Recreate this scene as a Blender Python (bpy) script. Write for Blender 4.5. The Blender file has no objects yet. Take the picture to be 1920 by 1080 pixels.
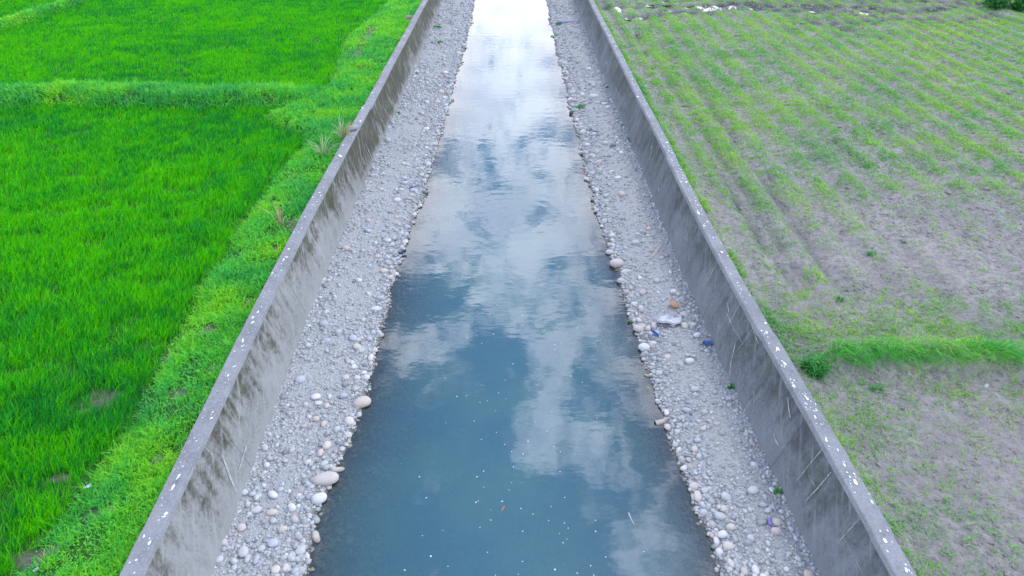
import bpy, bmesh, math, random
import numpy as np
from mathutils import Vector
R = math.radians
rng = np.random.default_rng(7)
random.seed(7)
scene = bpy.context.scene
COL = scene.collection

# ------------------------------------------------------------------ camera
PITCH, CAMZ = R(33.1), 9.65
cam_d = bpy.data.cameras.new('camera')
cam_d.lens, cam_d.sensor_width, cam_d.clip_end, cam_d.clip_start = 24, 36, 6000, 0.1
cam = bpy.data.objects.new('camera', cam_d); COL.objects.link(cam)
cam.location = (0, 0, CAMZ); cam.rotation_euler = (R(90) - PITCH, 0, 0)
scene.camera = cam

def px(x, y, z):
    """point of the plane at height z seen at photo pixel (x, y)"""
    a, b = (x - 960) / 1280, (y - 540) / 1280
    d = np.array([a, math.cos(PITCH) - b * math.sin(PITCH), -math.sin(PITCH) - b * math.cos(PITCH)])
    return d * ((z - CAMZ) / d[2]) + np.array([0, 0, CAMZ])

# ------------------------------------------------------------------ node helpers
class NT:
    def __init__(s, tree):
        s.t = tree; tree.nodes.clear()
    def n(s, typ, ins=None, **kw):
        nd = s.t.nodes.new(typ)
        for k, v in kw.items(): setattr(nd, k, v)
        for k, v in (ins or {}).items(): s.put(nd.inputs[k], v)
        return nd
    def put(s, sock, v):
        if isinstance(v, bpy.types.NodeSocket): s.t.links.new(v, sock)
        elif isinstance(v, (tuple, list)) and sock.type == 'RGBA' and len(v) == 3: sock.default_value = (*v, 1)
        else: sock.default_value = v
    def m(s, op, a, b=0.0, c=0.0, clamp=False):
        nd = s.n('ShaderNodeMath', {0: a, 1: b, 2: c}, operation=op, use_clamp=clamp); return nd.outputs[0]
    def noise(s, v, scale, detail=4, rough=.55, dist=0.0, dim='3D'):
        return s.n('ShaderNodeTexNoise', {'Vector': v, 'Scale': scale, 'Detail': detail, 'Roughness': rough, 'Distortion': dist}, noise_dimensions=dim).outputs['Fac']
    def rng(s, v, a, b, c=0.0, d=1.0, smooth=True):
        nd = s.n('ShaderNodeMapRange', {'Value': v, 'From Min': a, 'From Max': b, 'To Min': c, 'To Max': d})
        nd.interpolation_type = 'SMOOTHSTEP' if smooth else 'LINEAR'; return nd.outputs[0]
    def mix(s, f, a, b):
        nd = s.n('ShaderNodeMix', data_type='RGBA'); s.put(nd.inputs[0], f); s.put(nd.inputs[6], a); s.put(nd.inputs[7], b); return nd.outputs[2]
    def mul(s, v, sc):
        return s.n('ShaderNodeVectorMath', {0: v, 1: sc}, operation='MULTIPLY').outputs[0]
    def bump(s, h, strength, distance, normal=None):
        i = {'Height': h, 'Strength': strength, 'Distance': distance}
        if normal is not None: i['Normal'] = normal
        return s.n('ShaderNodeBump', i).outputs[0]
    def attr(s, name):
        return s.n('ShaderNodeAttribute', attribute_name=name)

def material(name):
    m = bpy.data.materials.new(name); m.use_nodes = True
    return m, NT(m.node_tree)

# ------------------------------------------------------------------ world and sun
SUN_EL, SUN_AZ = R(58), R(62)
w = bpy.data.worlds.new('World'); scene.world = w; w.use_nodes = True
k = NT(w.node_tree)
sky = k.n('ShaderNodeTexSky', sky_type='NISHITA', sun_disc=False, sun_elevation=SUN_EL, sun_rotation=SUN_AZ, altitude=50)
d = k.n('ShaderNodeTexCoord').outputs['Generated']
sep = k.n('ShaderNodeSeparateXYZ', {0: d})
zc = k.m('MAXIMUM', sep.outputs[2], 0.03)
u = k.m('DIVIDE', sep.outputs[0], zc); v = k.m('DIVIDE', sep.outputs[1], zc)
uv = k.n('ShaderNodeCombineXYZ', {0: u, 1: v}).outputs[0]
n1 = k.noise(k.mul(uv, (1.0, .85, 1)), 5.4, 9, .64, .9)
n2 = k.noise(uv, .7, 2, .5)
bias = k.m('MULTIPLY', k.m('SUBTRACT', n2, .5), .4)
# (u, v, radius u, radius v, weight): clouds and gaps of that day's sky
BLOBS = [
    (0.04, 1.32, .13, .13, .30), (0.07, 1.16, .10, .07, .30), (0.10, 1.0, .15, .07, .34), (0.13, .88, .09, .08, .28), (.19, .74, .06, .05, .26), (.21, .665, .08, .04, .10), (.30, .62, .12, .10, -.25),
    (-.20, 1.24, .09, .09, .28), (.27, 1.30, .09, .32, .24), (0.0, 1.90, .6, .32, .46), (-.2, 1.72, .16, .14, .2), (-.05, 3.1, .3, .35, .25),
    (-.25, 1.46, .10, .09, -.40), (-.08, 1.20, .06, .20, -.30), (.155, 1.22, .04, .12, -.26),
    (-.20, .95, .20, .26, -.34), (.26, .92, .08, .10, -.25), (-.02, .70, .20, .12, -.34), (-.3, .55, .3, .2, -.4), (.1, .5, .3, .12, -.25), (-.02, 1.02, .05, .12, -.18), (-.25, 2.36, .16, .22, -.16), (.06, 2.62, .22, .10, -.14), (-.15, 2.08, .08, .08, -.10)]
for (a, b, ra, rb, wt) in BLOBS:
    e = k.m('ADD', k.m('POWER', k.m('ABSOLUTE', k.m('DIVIDE', k.m('SUBTRACT', u, a), ra)), 2), k.m('POWER', k.m('ABSOLUTE', k.m('DIVIDE', k.m('SUBTRACT', v, b), rb)), 2))
    bias = k.m('ADD', bias, k.m('MULTIPLY', k.m('POWER', 2.718, k.m('MULTIPLY', e, -.8)), wt))
haze = k.rng(sep.outputs[2], .18, .52, .55, .0)
cov = k.m('ADD', k.m('ADD', k.m('MULTIPLY', k.m('ADD', k.m('SUBTRACT', n1, .5), k.m('MULTIPLY', k.m('SUBTRACT', k.noise(k.mul(uv, (1, .6, 1)), 15, 5, .65, .8), .5), .42)), 2.7), bias), haze)
cov = k.rng(cov, -.16, .50)
bright = k.rng(sep.outputs[2], .10, .80, 1.0, 0.0)
ccol = k.mix(bright, (18.9, 19.5, 23.4), (20.6, 21.3, 23.6))
shade = k.rng(k.noise(k.mul(uv, (1.0, .9, 1)), 3.0, 6, .6, .6), .28, .72, .74, 1.10)
ccol = k.n('ShaderNodeVectorMath', {0: ccol, 1: k.n('ShaderNodeCombineXYZ', {0: shade, 1: shade, 2: k.m('POWER', shade, .75)}).outputs[0]}, operation='MULTIPLY').outputs[0]
skyc = k.n('ShaderNodeMix', {0: 1.0}, data_type='RGBA', blend_type='MULTIPLY')
k.put(skyc.inputs[6], sky.outputs[0]); k.put(skyc.inputs[7], (1.45, 1.5, 1.75))
colr = k.mix(cov, skyc.outputs[2], ccol)
bg = k.n('ShaderNodeBackground', {'Color': colr, 'Strength': .10})
k.n('ShaderNodeOutputWorld', {'Surface': bg.outputs[0]})

sd = bpy.data.lights.new('sun', 'SUN'); sd.energy = 1.25; sd.angle = R(14); sd.color = (1, .98, .95)
so = bpy.data.objects.new('sun', sd); COL.objects.link(so)
sv = Vector((math.cos(SUN_EL) * math.sin(SUN_AZ), math.cos(SUN_EL) * math.cos(SUN_AZ), math.sin(SUN_EL)))
so.rotation_euler = (-sv).to_track_quat('-Z', 'Y').to_euler(); so.location = (30, 20, 60)
vs = scene.view_settings
vs.view_transform = 'Standard'; vs.look = 'None'; vs.gamma = 1; vs.use_curve_mapping = False
vs.exposure = 0.47
scene.cycles.max_bounces = 6; scene.cycles.transparent_max_bounces = 8

# ------------------------------------------------------------------ numpy helpers
_tabs = {}
def vnoise(x, y, seed=0):
    if seed not in _tabs: _tabs[seed] = np.random.default_rng(1000 + seed).random((256, 256))
    t = _tabs[seed]
    xi, yi = np.floor(x).astype(int), np.floor(y).astype(int)
    fx, fy = x - xi, y - yi
    fx, fy = fx * fx * (3 - 2 * fx), fy * fy * (3 - 2 * fy)
    g = lambda a, b: t[a & 255, b & 255]
    return (g(xi, yi) * (1 - fx) + g(xi + 1, yi) * fx) * (1 - fy) + (g(xi, yi + 1) * (1 - fx) + g(xi + 1, yi + 1) * fx) * fy
def fbm(x, y, scale, octv=4, seed=0):
    o, a, t = 0, 1, 0
    for i in range(octv):
        o = o + a * vnoise(x * scale + 17.3 * i, y * scale + 9.1 * i, seed + i); t += a; a *= .5; scale *= 2.03
    return o / t
def sstep(x, a, b):
    t = np.clip((x - a) / (b - a), 0, 1); return t * t * (3 - 2 * t)
def gauss(x, c, s): return np.exp(-((x - c) / s) ** 2)

def mesh_obj(name, V, F=(), mats=(), col=None, uv=None, attrs=None, smooth=False, parent=None, mat_idx=None):
    """F is a list of (n,3) / (n,4) integer arrays"""
    me = bpy.data.meshes.new(name)
    V = np.ascontiguousarray(V, np.float32)
    F = [np.ascontiguousarray(f, np.int32) for f in F if len(f)]
    me.vertices.add(len(V)); me.vertices.foreach_set('co', V.ravel())
    lv = np.concatenate([f.ravel() for f in F])
    starts = []; o = 0
    for f in F:
        starts.append(o + np.arange(len(f)) * f.shape[1]); o += f.size
    me.loops.add(len(lv)); me.loops.foreach_set('vertex_index', lv)
    st = np.concatenate(starts).astype(np.int32)
    me.polygons.add(len(st)); me.polygons.foreach_set('loop_start', st)
    if mat_idx is not None: me.polygons.foreach_set('material_index', np.ascontiguousarray(mat_idx, np.int32))
    me.update(calc_edges=True)
    me.polygons.foreach_set('use_smooth', np.full(len(st), bool(smooth)))
    if col is not None:
        c = np.ones((len(V), 4), np.float32); c[:, :3] = col
        at = me.color_attributes.new('Col', 'FLOAT_COLOR', 'POINT'); at.data.foreach_set('color', c.ravel())
    if uv is not None:
        ul = me.uv_layers.new(name='UVMap'); ul.data.foreach_set('uv', np.ascontiguousarray(uv, np.float32)[lv].ravel())
    for kk, a in (attrs or {}).items():
        at = me.attributes.new(kk, 'FLOAT', 'POINT'); at.data.foreach_set('value', np.ascontiguousarray(a, np.float32))
    for m_ in mats: me.materials.append(m_)
    ob = bpy.data.objects.new(name, me); COL.objects.link(ob)
    if parent is not None: ob.parent = parent
    return ob
def tag(o, label=None, cat=None, group=None, kind=None):
    if label: o['label'] = label
    if cat: o['category'] = cat
    if group: o['group'] = group
    if kind: o['kind'] = kind
    return o
def grid_faces(nr, nc):
    i = np.arange(nr * nc).reshape(nr, nc)
    return np.stack([i[:-1, :-1], i[:-1, 1:], i[1:, 1:], i[1:, :-1]], -1).reshape(-1, 4)

# ------------------------------------------------------------------ canal layout (metres; water surface is z = 0)
TOP, BATTER, THICK = 1.55, 0.30, 0.28
_cy = np.array([-60, 5.46, 11.8, 15.4, 45, 400]); _cx = np.array([2.38, .09, -.135, -.20, -.25, -.6])
def cen(y):
    y = np.asarray(y, float)
    return (np.interp(y - .9, _cy, _cx) + np.interp(y, _cy, _cx) * 2 + np.interp(y + .9, _cy, _cx)) / 4
_ly = [-50, 6.5, 8.1, 9.1, 10.7, 12.5, 15, 19.8, 27.3, 39.5, 53, 400]
_lw = [3.28, 3.28, 3.29, 3.18, 2.93, 2.88, 2.93, 2.70, 2.53, 2.45, 2.47, 2.5]
_ry = [-50, 6.5, 8.2, 9.8, 13, 16.7, 21.9, 28, 36, 53, 400]
_rw = [3.22, 3.22, 3.21, 3.08, 3.07, 2.93, 2.80, 2.79, 2.74, 2.81, 2.8]
def wl(y, s):
    b = np.interp(y, _ly, _lw) if s < 0 else np.interp(y, _ry, _rw)
    return b + .30 * (fbm(np.asarray(y, float), np.full(np.shape(y), 3.3), 1.3, 5, 5 if s < 0 else 11) - .5)
def foot(z=.3): return 5 - BATTER * (TOP - z)
def bed_z(x, y):
    o = x - cen(y); s = np.where(o < 0, -1, 1); a = np.abs(o)
    wa = np.where(s < 0, wl(y, -1), wl(y, 1))
    land = a - wa
    t = np.clip(land / (4.62 - wa), 0, 1.4)
    zl = .30 * t ** .75 + .05 * (fbm(x, y, 1.3, 3, 3) - .5) * np.clip(t * 4, 0, 1)
    dd = np.clip(-land, 0, None)
    zw = -.85 * (1 - np.exp(-dd / 1.25)) - .10 * (fbm(x, y, .8, 3, 21) - .4) * np.clip(dd, 0, 1)
    return np.where(land > 0, zl, zw)

# ------------------------------------------------------------------ materials
def concrete(name, base, dark, stain_near, stain_far, lo=.06, hi=.58):
    m, t = material(name)
    uvn = t.n('ShaderNodeUVMap', uv_map='UVMap').outputs[0]
    sp = t.n('ShaderNodeSeparateXYZ', {0: uvn}); al, dn = sp.outputs[0], sp.outputs[1]
    pos = t.n('ShaderNodeNewGeometry').outputs['Position']
    big = t.noise(pos, .8, 5, .6); fine = t.noise(pos, 24, 4, .6)
    c = t.mix(t.rng(big, .3, .7), tuple(b * .70 for b in base), tuple(b * 1.22 for b in base))
    c = t.mix(t.m('MULTIPLY', t.rng(t.noise(pos, 3.4, 6, .7, .4), .38, .68), .55), c, tuple(b * .62 for b in base))
    c = t.mix(t.rng(fine, .35, .75), c, tuple(b * 1.15 for b in base))
    # sheared coordinates: the dirt runs down the batter
    run = t.n('ShaderNodeCombineXYZ', {0: t.m('MULTIPLY', al, 3.2), 1: t.m('MULTIPLY', dn, .55), 2: 0.0}).outputs[0]
    st = t.noise(run, 1.0, 6, .62, .3)
    patch = t.noise(t.n('ShaderNodeCombineXYZ', {0: t.m('MULTIPLY', al, .30), 1: t.m('MULTIPLY', dn, .8), 2: 4.0}).outputs[0], 1.0, 4, .6)
    amt = t.rng(al, 12, 24, stain_near, stain_far)
    fall = t.rng(dn, .05, 1.20, .24, -.22)
    f = t.m('ADD', t.m('ADD', t.m('MULTIPLY', t.m('SUBTRACT', st, .5), 1.5), t.m('MULTIPLY', t.m('SUBTRACT', patch, .5), 2.0)), t.m('ADD', amt, fall))
    mott = t.noise(pos, 9, 5, .65)
    f = t.m('ADD', f, t.m('MULTIPLY', t.m('SUBTRACT', mott, .5), .95))
    f = t.rng(f, lo, hi)
    dcol = t.mix(t.rng(t.noise(pos, 1.7, 3), .4, .62), dark, tuple(x * y for x, y in zip(dark, (1.1, 1.25, .9))))
    c = t.mix(t.m('MULTIPLY', f, .92), c, dcol)
    # lime streaks
    ls = t.noise(t.n('ShaderNodeCombineXYZ', {0: t.m('MULTIPLY', al, 7.0), 1: t.m('MULTIPLY', dn, .5), 2: 9.0}).outputs[0], 1.0, 4, .6)
    lm = t.m('MULTIPLY', t.rng(ls, .60, .72), t.rng(t.noise(pos, .5, 2), .48, .6))
    c = t.mix(t.m('MULTIPLY', lm, .55), c, (.34, .345, .35))
    # brushed scuffs crossing the face
    sc = t.noise(t.n('ShaderNodeCombineXYZ', {0: t.m('ADD', t.m('MULTIPLY', al, 5.0), t.m('MULTIPLY', dn, 6.0)), 1: t.m('MULTIPLY', dn, .9), 2: 2.0}).outputs[0], 1.5, 5, .7)
    c = t.mix(t.m('MULTIPLY', t.rng(sc, .50, .72), .6), c, tuple(b * 1.45 for b in base))
    # paler band of cleaner concrete along the foot
    fb = t.rng(t.m('ADD', dn, t.m('MULTIPLY', t.noise(pos, 2.2, 4), .35)), 1.18, 1.36)
    c = t.mix(t.m('MULTIPLY', fb, .6), c, tuple(b * 1.12 for b in base))
    # pour joints and hairline cracks
    jt = t.m('ABSOLUTE', t.m('SUBTRACT', t.m('FRACT', t.m('DIVIDE', t.m('ADD', al, .75), 4.6)), .5))
    jm = t.rng(t.m('SUBTRACT', .5, jt), .0015, .0040, 1, 0)
    c = t.mix(t.m('MULTIPLY', jm, .45), c, (.05, .05, .05))
    b = t.bump(t.m('ADD', fine, t.m('MULTIPLY', t.noise(pos, 5, 4), 1.5)), .35, .012)
    p = t.n('ShaderNodeBsdfPrincipled', {'Base Color': c, 'Roughness': .88, 'Normal': b})
    p.inputs['Specular IOR Level'].default_value = .25
    t.n('ShaderNodeOutputMaterial', {'Surface': p.outputs[0]})
    return m
M_WALL_L = concrete('concrete_painted_sun', (.232, .247, .244), (.042, .042, .026), .12, .56, .02, .62)  # lighter base colour carries the brightness of the face turned to the sun
M_WALL_R = concrete('concrete_painted_shade', (.165, .185, .205), (.055, .062, .066), .22, .26, -.14, .78)  # shade of the face turned from the sun is put into this darker, bluer base
def coping_mat():
    m, t = material('concrete_coping')
    pos = t.n('ShaderNodeNewGeometry').outputs['Position']
    a = t.noise(pos, 1.4, 5, .65); f = t.noise(pos, 30, 4, .6)
    c = t.mix(t.rng(a, .3, .7), (.155, .172, .185), (.235, .257, .272))
    c = t.mix(t.rng(f, .45, .75), c, (.29, .295, .32))
    c = t.mix(t.m('MULTIPLY', t.rng(t.noise(pos, 6, 5, .7), .58, .72), .55), c, (.075, .08, .08))
    b = t.bump(f, .4, .01)
    p = t.n('ShaderNodeBsdfPrincipled', {'Base Color': c, 'Roughness': .9, 'Normal': b})
    t.n('ShaderNodeOutputMaterial', {'Surface': p.outputs[0]}); return m
M_COPING = coping_mat()
def plain(name, colr, rough=.7, var=.12, scale=18):
    m, t = material(name)
    pos = t.n('ShaderNodeNewGeometry').outputs['Position']
    n = t.noise(pos, scale, 4, .6)
    c = t.mix(n, tuple(x * (1 - var * 2) for x in colr), tuple(min(1, x * (1 + var * 2)) for x in colr))
    p = t.n('ShaderNodeBsdfPrincipled', {'Base Color': c, 'Roughness': rough, 'Normal': t.bump(n, .3, .01)})
    t.n('ShaderNodeOutputMaterial', {'Surface': p.outputs[0]}); return m
M_DROP = plain('white_lime', (.80, .81, .86), .8, .04)
def streak_mat():
    m, t = material('white_streak')
    pos = t.n('ShaderNodeNewGeometry').outputs['Position']
    n = t.noise(pos, 9, 5, .75)
    df = t.n('ShaderNodeBsdfDiffuse', {'Color': (.42, .44, .46)})
    tr = t.n('ShaderNodeBsdfTransparent')
    mx = t.n('ShaderNodeMixShader', {0: t.rng(n, .25, .68), 1: tr.outputs[0], 2: df.outputs[0]})
    t.n('ShaderNodeOutputMaterial', {'Surface': mx.outputs[0]}); return m
M_STREAK = streak_mat()
def leaf_mat(name, gloss=.35, trans=.35):
    m, t = material(name)
    c = t.attr('Col').outputs['Color']
    p = t.n('ShaderNodeBsdfPrincipled', {'Base Color': c, 'Roughness': .5})
    p.inputs['Specular IOR Level'].default_value = gloss
    tl = t.n('ShaderNodeBsdfTranslucent', {'Color': c})
    mx = t.n('ShaderNodeMixShader', {0: trans, 1: p.outputs[0], 2: tl.outputs[0]})
    t.n('ShaderNodeOutputMaterial', {'Surface': mx.outputs[0]}); return m
M_LEAF = leaf_mat('leaf', .4)
M_RICE = leaf_mat('rice_leaf', .10, .5)
def stone_mat():
    m, t = material('river_stone')
    c = t.attr('Col').outputs['Color']
    pos = t.n('ShaderNodeNewGeometry').outputs['Position']
    n = t.noise(pos, 40, 4, .65)
    hs = t.n('ShaderNodeHueSaturation', {'Color': c, 'Value': t.rng(n, .2, .8, .86, 1.14, False)})
    z = t.n('ShaderNodeSeparateXYZ', {0: pos}).outputs[2]
    wet = t.rng(t.m('ADD', z, t.m('MULTIPLY', t.m('SUBTRACT', t.noise(pos, 3.0, 2), .5), .06)), .010, .045, 1, 0)
    dk = t.n('ShaderNodeMix', data_type='RGBA', blend_type='MULTIPLY'); t.put(dk.inputs[0], t.m('MULTIPLY', wet, .9)); t.put(dk.inputs[6], hs.outputs[0]); t.put(dk.inputs[7], (.52, .49, .40))
    p = t.n('ShaderNodeBsdfPrincipled', {'Base Color': dk.outputs[2], 'Roughness': t.rng(wet, 0, 1, .85, .35), 'Normal': t.bump(n, .25, .004)})
    p.inputs['Specular IOR Level'].default_value = .3
    t.n('ShaderNodeOutputMaterial', {'Surface': p.outputs[0]}); return m
M_STONE = stone_mat()
def bed_mat():
    m, t = material('gravel_and_silt')
    pos = t.n('ShaderNodeNewGeometry').outputs['Position']
    z = t.n('ShaderNodeSeparateXYZ', {0: pos}).outputs[2]
    vor = t.n('ShaderNodeTexVoronoi', {'Vector': pos, 'Scale': 26.0})
    vor2 = t.n('ShaderNodeTexVoronoi', {'Vector': pos, 'Scale': 11.0})
    vb = t.n('ShaderNodeSeparateXYZ', {0: vor.outputs['Color']}).outputs[0]
    grit = t.mix(vb, (.215, .23, .235), (.40, .42, .425))
    sand = t.mix(t.rng(t.noise(pos, 45, 4, .7), .35, .65), (.225, .24, .245), (.415, .435, .44))
    c = t.mix(t.rng(t.noise(pos, 1.1, 4, .6), .40, .62), grit, sand)
    wet = t.rng(t.m('ADD', z, t.m('MULTIPLY', t.m('SUBTRACT', t.noise(pos, 3.0, 2), .5), .06)), .01, .06, 1, 0)
    c = t.mix(t.m('MULTIPLY', wet, .8), c, (.09, .085, .065))
    deep = t.rng(z, -.60, -.10, 1, 0)
    v2 = t.n('ShaderNodeSeparateXYZ', {0: vor2.outputs['Color']}).outputs[0]
    under = t.mix(t.m('MULTIPLY', t.rng(v2, .2, 1), t.rng(t.noise(pos, 1.6, 3), .4, .65)), (.15, .145, .115), (.40, .36, .25))
    c = t.mix(t.rng(z, -.05, 0, 1, 0), c, under)
    c = t.mix(t.m('MULTIPLY', deep, .85), c, (.06, .15, .17))
    b = t.bump(vor.outputs['Distance'], .7, .03); b = t.bump(t.noise(pos, 70, 3), .4, .01, b)
    p = t.n('ShaderNodeBsdfPrincipled', {'Base Color': c, 'Roughness': .9, 'Normal': b})
    t.n('ShaderNodeOutputMaterial', {'Surface': p.outputs[0]}); return m
M_BED = bed_mat()
def water_mat(name, puddle=False):
    m, t = material(name)
    pos = t.n('ShaderNodeNewGeometry').outputs['Position']
    dep = t.attr('depth').outputs['Fac']
    p2 = t.mul(pos, (.55, 1.0, 1.0))
    a = t.noise(p2, 3.2, 2, .45); b_ = t.noise(p2, 9.0, 2, .5)
    patch = t.rng(t.noise(pos, .28, 3), .40, .62, .25, 1)
    h = t.m('ADD', t.m('MULTIPLY', a, 1.0), t.m('MULTIPLY', t.m('MULTIPLY', b_, .28), patch))
    # rings spreading from two spots where something touched the surface
    for (qx, qy, rad) in ((-.10, 18.6, 2.6), (1.75, 17.2, .9)):
        dist = t.n('ShaderNodeVectorMath', {0: pos, 1: (qx, qy, 0)}, operation='DISTANCE').outputs['Value']
        ring = t.m('MULTIPLY', t.m('SINE', t.m('MULTIPLY', dist, 15)), t.m('MULTIPLY', t.rng(dist, rad * .5, rad, 1, 0), .12))
        h = t.m('ADD', h, ring)
    nb = t.bump(h, .13, .018)
    fr = t.n('ShaderNodeFresnel', {'IOR': 1.88, 'Normal': nb}).outputs[0]
    gl = t.n('ShaderNodeBsdfGlossy', {'Color': (.98, .98, 1), 'Roughness': .015, 'Normal': nb})
    tr = t.n('ShaderNodeBsdfTransparent', {'Color': (.84, .92, .92)})
    tint = t.mix(t.rng(t.noise(pos, .45, 3), .35, .65), (.048, .158, .204), (.066, .188, .204))
    df = t.n('ShaderNodeBsdfDiffuse', {'Color': tint})
    tf = t.m('MULTIPLY', t.m('SUBTRACT', 1.0, t.m('POWER', 2.718, t.m('MULTIPLY', dep, -1.45))), .95)
    body = t.n('ShaderNodeMixShader', {0: tf, 1: tr.outputs[0], 2: df.outputs[0]})
    mx = t.n('ShaderNodeMixShader', {0: fr, 1: body.outputs[0], 2: gl.outputs[0]})
    t.n('ShaderNodeOutputMaterial', {'Surface': mx.outputs[0]}); return m
M_WATER = water_mat('canal_water')
def mud_mat():
    m, t = material('dry_mud')
    pos = t.n('ShaderNodeNewGeometry').outputs['Position']
    wet = t.attr('wet').outputs['Fac']
    a = t.noise(pos, .5, 4, .6); f = t.noise(pos, 7, 6, .7); ff = t.noise(pos, 28, 5, .7)
    c = t.mix(t.rng(a, .3, .7), (.365, .355, .332), (.475, .463, .433))
    c = t.mix(t.rng(f, .35, .62), c, (.29, .28, .28))
    c = t.mix(t.rng(ff, .5, .75), c, (.53, .515, .51))
    c = t.mix(t.m('MULTIPLY', t.rng(t.noise(pos, 13, 5, .7), .55, .66), .65), c, (.13, .122, .135))
    c = t.mix(wet, c, (.085, .085, .105))
    b = t.bump(t.m('ADD', f, t.m('MULTIPLY', ff, .6)), 1.0, .085)
    p = t.n('ShaderNodeBsdfPrincipled', {'Base Color': c, 'Roughness': .92, 'Normal': b})
    p.inputs['Specular IOR Level'].default_value = .2
    t.n('ShaderNodeOutputMaterial', {'Surface': p.outputs[0]}); return m
M_MUD = mud_mat()
def paddy_mat():
    m, t = material('paddy_soil')
    pos = t.n('ShaderNodeNewGeometry').outputs['Position']
    bare = t.attr('wet').outputs['Fac']
    f = t.noise(pos, 9, 5, .65)
    moss = t.mix(f, (.015, .085, .012), (.03, .12, .018))
    soil = t.mix(f, (.09, .075, .07), (.20, .165, .165))
    c = t.mix(bare, moss, soil)
    p = t.n('ShaderNodeBsdfPrincipled', {'Base Color': c, 'Roughness': .95, 'Normal': t.bump(f, .8, .05)})
    t.n('ShaderNodeOutputMaterial', {'Surface': p.outputs[0]}); return m
M_PADDY = paddy_mat()
M_GROUND = plain('meadow_ground', (.06, .14, .03), .95, .2, .3)

# ------------------------------------------------------------------ setting: ground to the horizon, canal bed, water
def box_grid(name, x0, x1, y0, y1, z, mat, n=24):
    X, Y = np.meshgrid(np.linspace(x0, x1, n), np.linspace(y0, y1, n))
    return mesh_obj(name, np.stack([X, Y, np.full_like(X, z)], -1).reshape(-1, 3), [grid_faces(n, n)], [mat])
tag(box_grid('ground', -3000, 3000, -3000, 3000, -1.6, M_GROUND), kind='structure')

YS = np.concatenate([np.arange(-40, 2, 1.0), np.arange(2, 62, .12), np.arange(62, 120, 1.0), np.arange(120, 401, 20.0)])
def strip(off_fn, z_fn, ts):
    """rows along YS, columns at lateral offsets off_fn(t, y)"""
    X = np.stack([off_fn(t, YS) for t in ts], 1); Y = np.repeat(YS[:, None], len(ts), 1)
    return X, Y
tb = np.concatenate([np.linspace(-4.75, -2.0, 40), np.linspace(-1.9, 1.9, 26), np.linspace(2.0, 4.75, 40)])
X = cen(YS)[:, None] + tb[None]; Y = np.repeat(YS[:, None], len(tb), 1)
Z = bed_z(X, Y)
tag(mesh_obj('canal_bed', np.stack([X, Y, Z], -1).reshape(-1, 3), [grid_faces(*X.shape)], [M_BED], smooth=True), kind='structure')
tw = np.linspace(-1, 1, 60)
X = np.where(tw[None] < 0, tw[None] * (wl(YS, -1)[:, None] + .12), tw[None] * (wl(YS, 1)[:, None] + .12)) + cen(YS)[:, None]
Y = np.repeat(YS[:, None], len(tw), 1)
dep = np.clip(-bed_z(X, Y), 0, 2)
tag(mesh_obj('water', np.stack([X, Y, np.zeros_like(X)], -1).reshape(-1, 3), [grid_faces(*X.shape)], [M_WATER], attrs={'depth': dep.ravel()}, smooth=True), kind='structure')

# ---- left field: rice terraces, ridges between them, the weedy strip behind the wall
_b = np.array([px(*q, 1.2) for q in [(60, 1020), (110, 985), (140, 930), (200, 860), (235, 800), (275, 730), (300, 680), (320, 640), (345, 600), (360, 550), (410, 490), (440, 430), (490, 370), (510, 330), (540, 292), (575, 262)]])
_by = np.concatenate([[-50], _b[:, 1], [24.5, 28.5, 32, 36, 40, 46, 55, 400]])
_bx = np.concatenate([[-6.4], _b[:, 0], [-9.2, -7.7, -8.1, -8.6, -8.4, -7.9, -7.9, -7.9]])
def rice_edge(y): return np.interp(y, _by, _bx) + .25 * (fbm(np.asarray(y, float), np.zeros(np.shape(y)), .8, 3, 31) - .5)
def ridge_y(x): return 26.45 + .35 * np.sin(x * .35 + 1) + .5 * (fbm(x, np.zeros(np.shape(x)), .4, 2, 33) - .5) + np.clip((x + 12) * .12, 0, .5)
BARE = [(px(190, 745, 1.2), .55, .30), (px(400, 622, 1.3), .38, .22), (px(400, 692, 1.3), .15, .2), (px(338, 742, 1.3), .22, .14), (px(298, 865, 1.3), .12, .2), (px(192, 955, 1.3), .35, .2), (px(430, 160, 1.2), .9, .45), (px(470, 160, 1.2), .7, .5),
        (px(690, 72, 1.2), .35, 2.2), (px(676, 100, 1.2), .3, 1.2), (px(50, 1040, 1.2), .5, .18), (px(275, 163, 1.2), .4, .3), (px(550, 425, 1.3), .15, .35), (px(518, 470, 1.3), .12, .2), (px(520, 385, 1.25), .5, .12), (px(240, 940, 1.3), .1, .1), (px(315, 665, 1.2), .12, .3), (px(110, 890, 1.2), .15, .1), (px(465, 565, 1.3), .12, .3)]
def bare_mask(x, y):
    o = np.zeros(np.shape(x))
    nn = fbm(x, y, 4.5, 4, 41)
    for (p, a, b) in BARE: o = np.maximum(o, sstep(1.35 - ((x - p[0]) / a) ** 2 - ((y - p[1]) / b) ** 2 + (nn - .5) * 3.0, .2, 1.1))
    return o
def zl(x, y):
    wall = cen(y) - 5.28; e = rice_edge(y)
    berm = sstep(x, e - .1, e + .7)
    z = 1.10 + .22 * berm + .10 * (fbm(x, y, .9, 3, 43) - .5) * berm
    ry = ridge_y(x)
    z = np.maximum(z, 1.10 + .42 * np.exp(-np.abs((y - ry) / .95) ** 4) * sstep(-x, 6.5, 9.5) + .08 * (fbm(x, y, 1.6, 2, 44) - .5))
    rx = -28.0 + (y - 40) * .06
    z = np.maximum(z, 1.10 + .35 * np.exp(-((x - rx) / .6) ** 4))
    return z
dl = np.concatenate([np.arange(0, 8, .16), np.arange(8, 40, .35), np.arange(40, 80, 4), np.array([100, 150, 250, 400, 700, 1500])])
X = (cen(YS) - 5.27)[:, None] - dl[None]; Y = np.repeat(YS[:, None], len(dl), 1)
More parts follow.
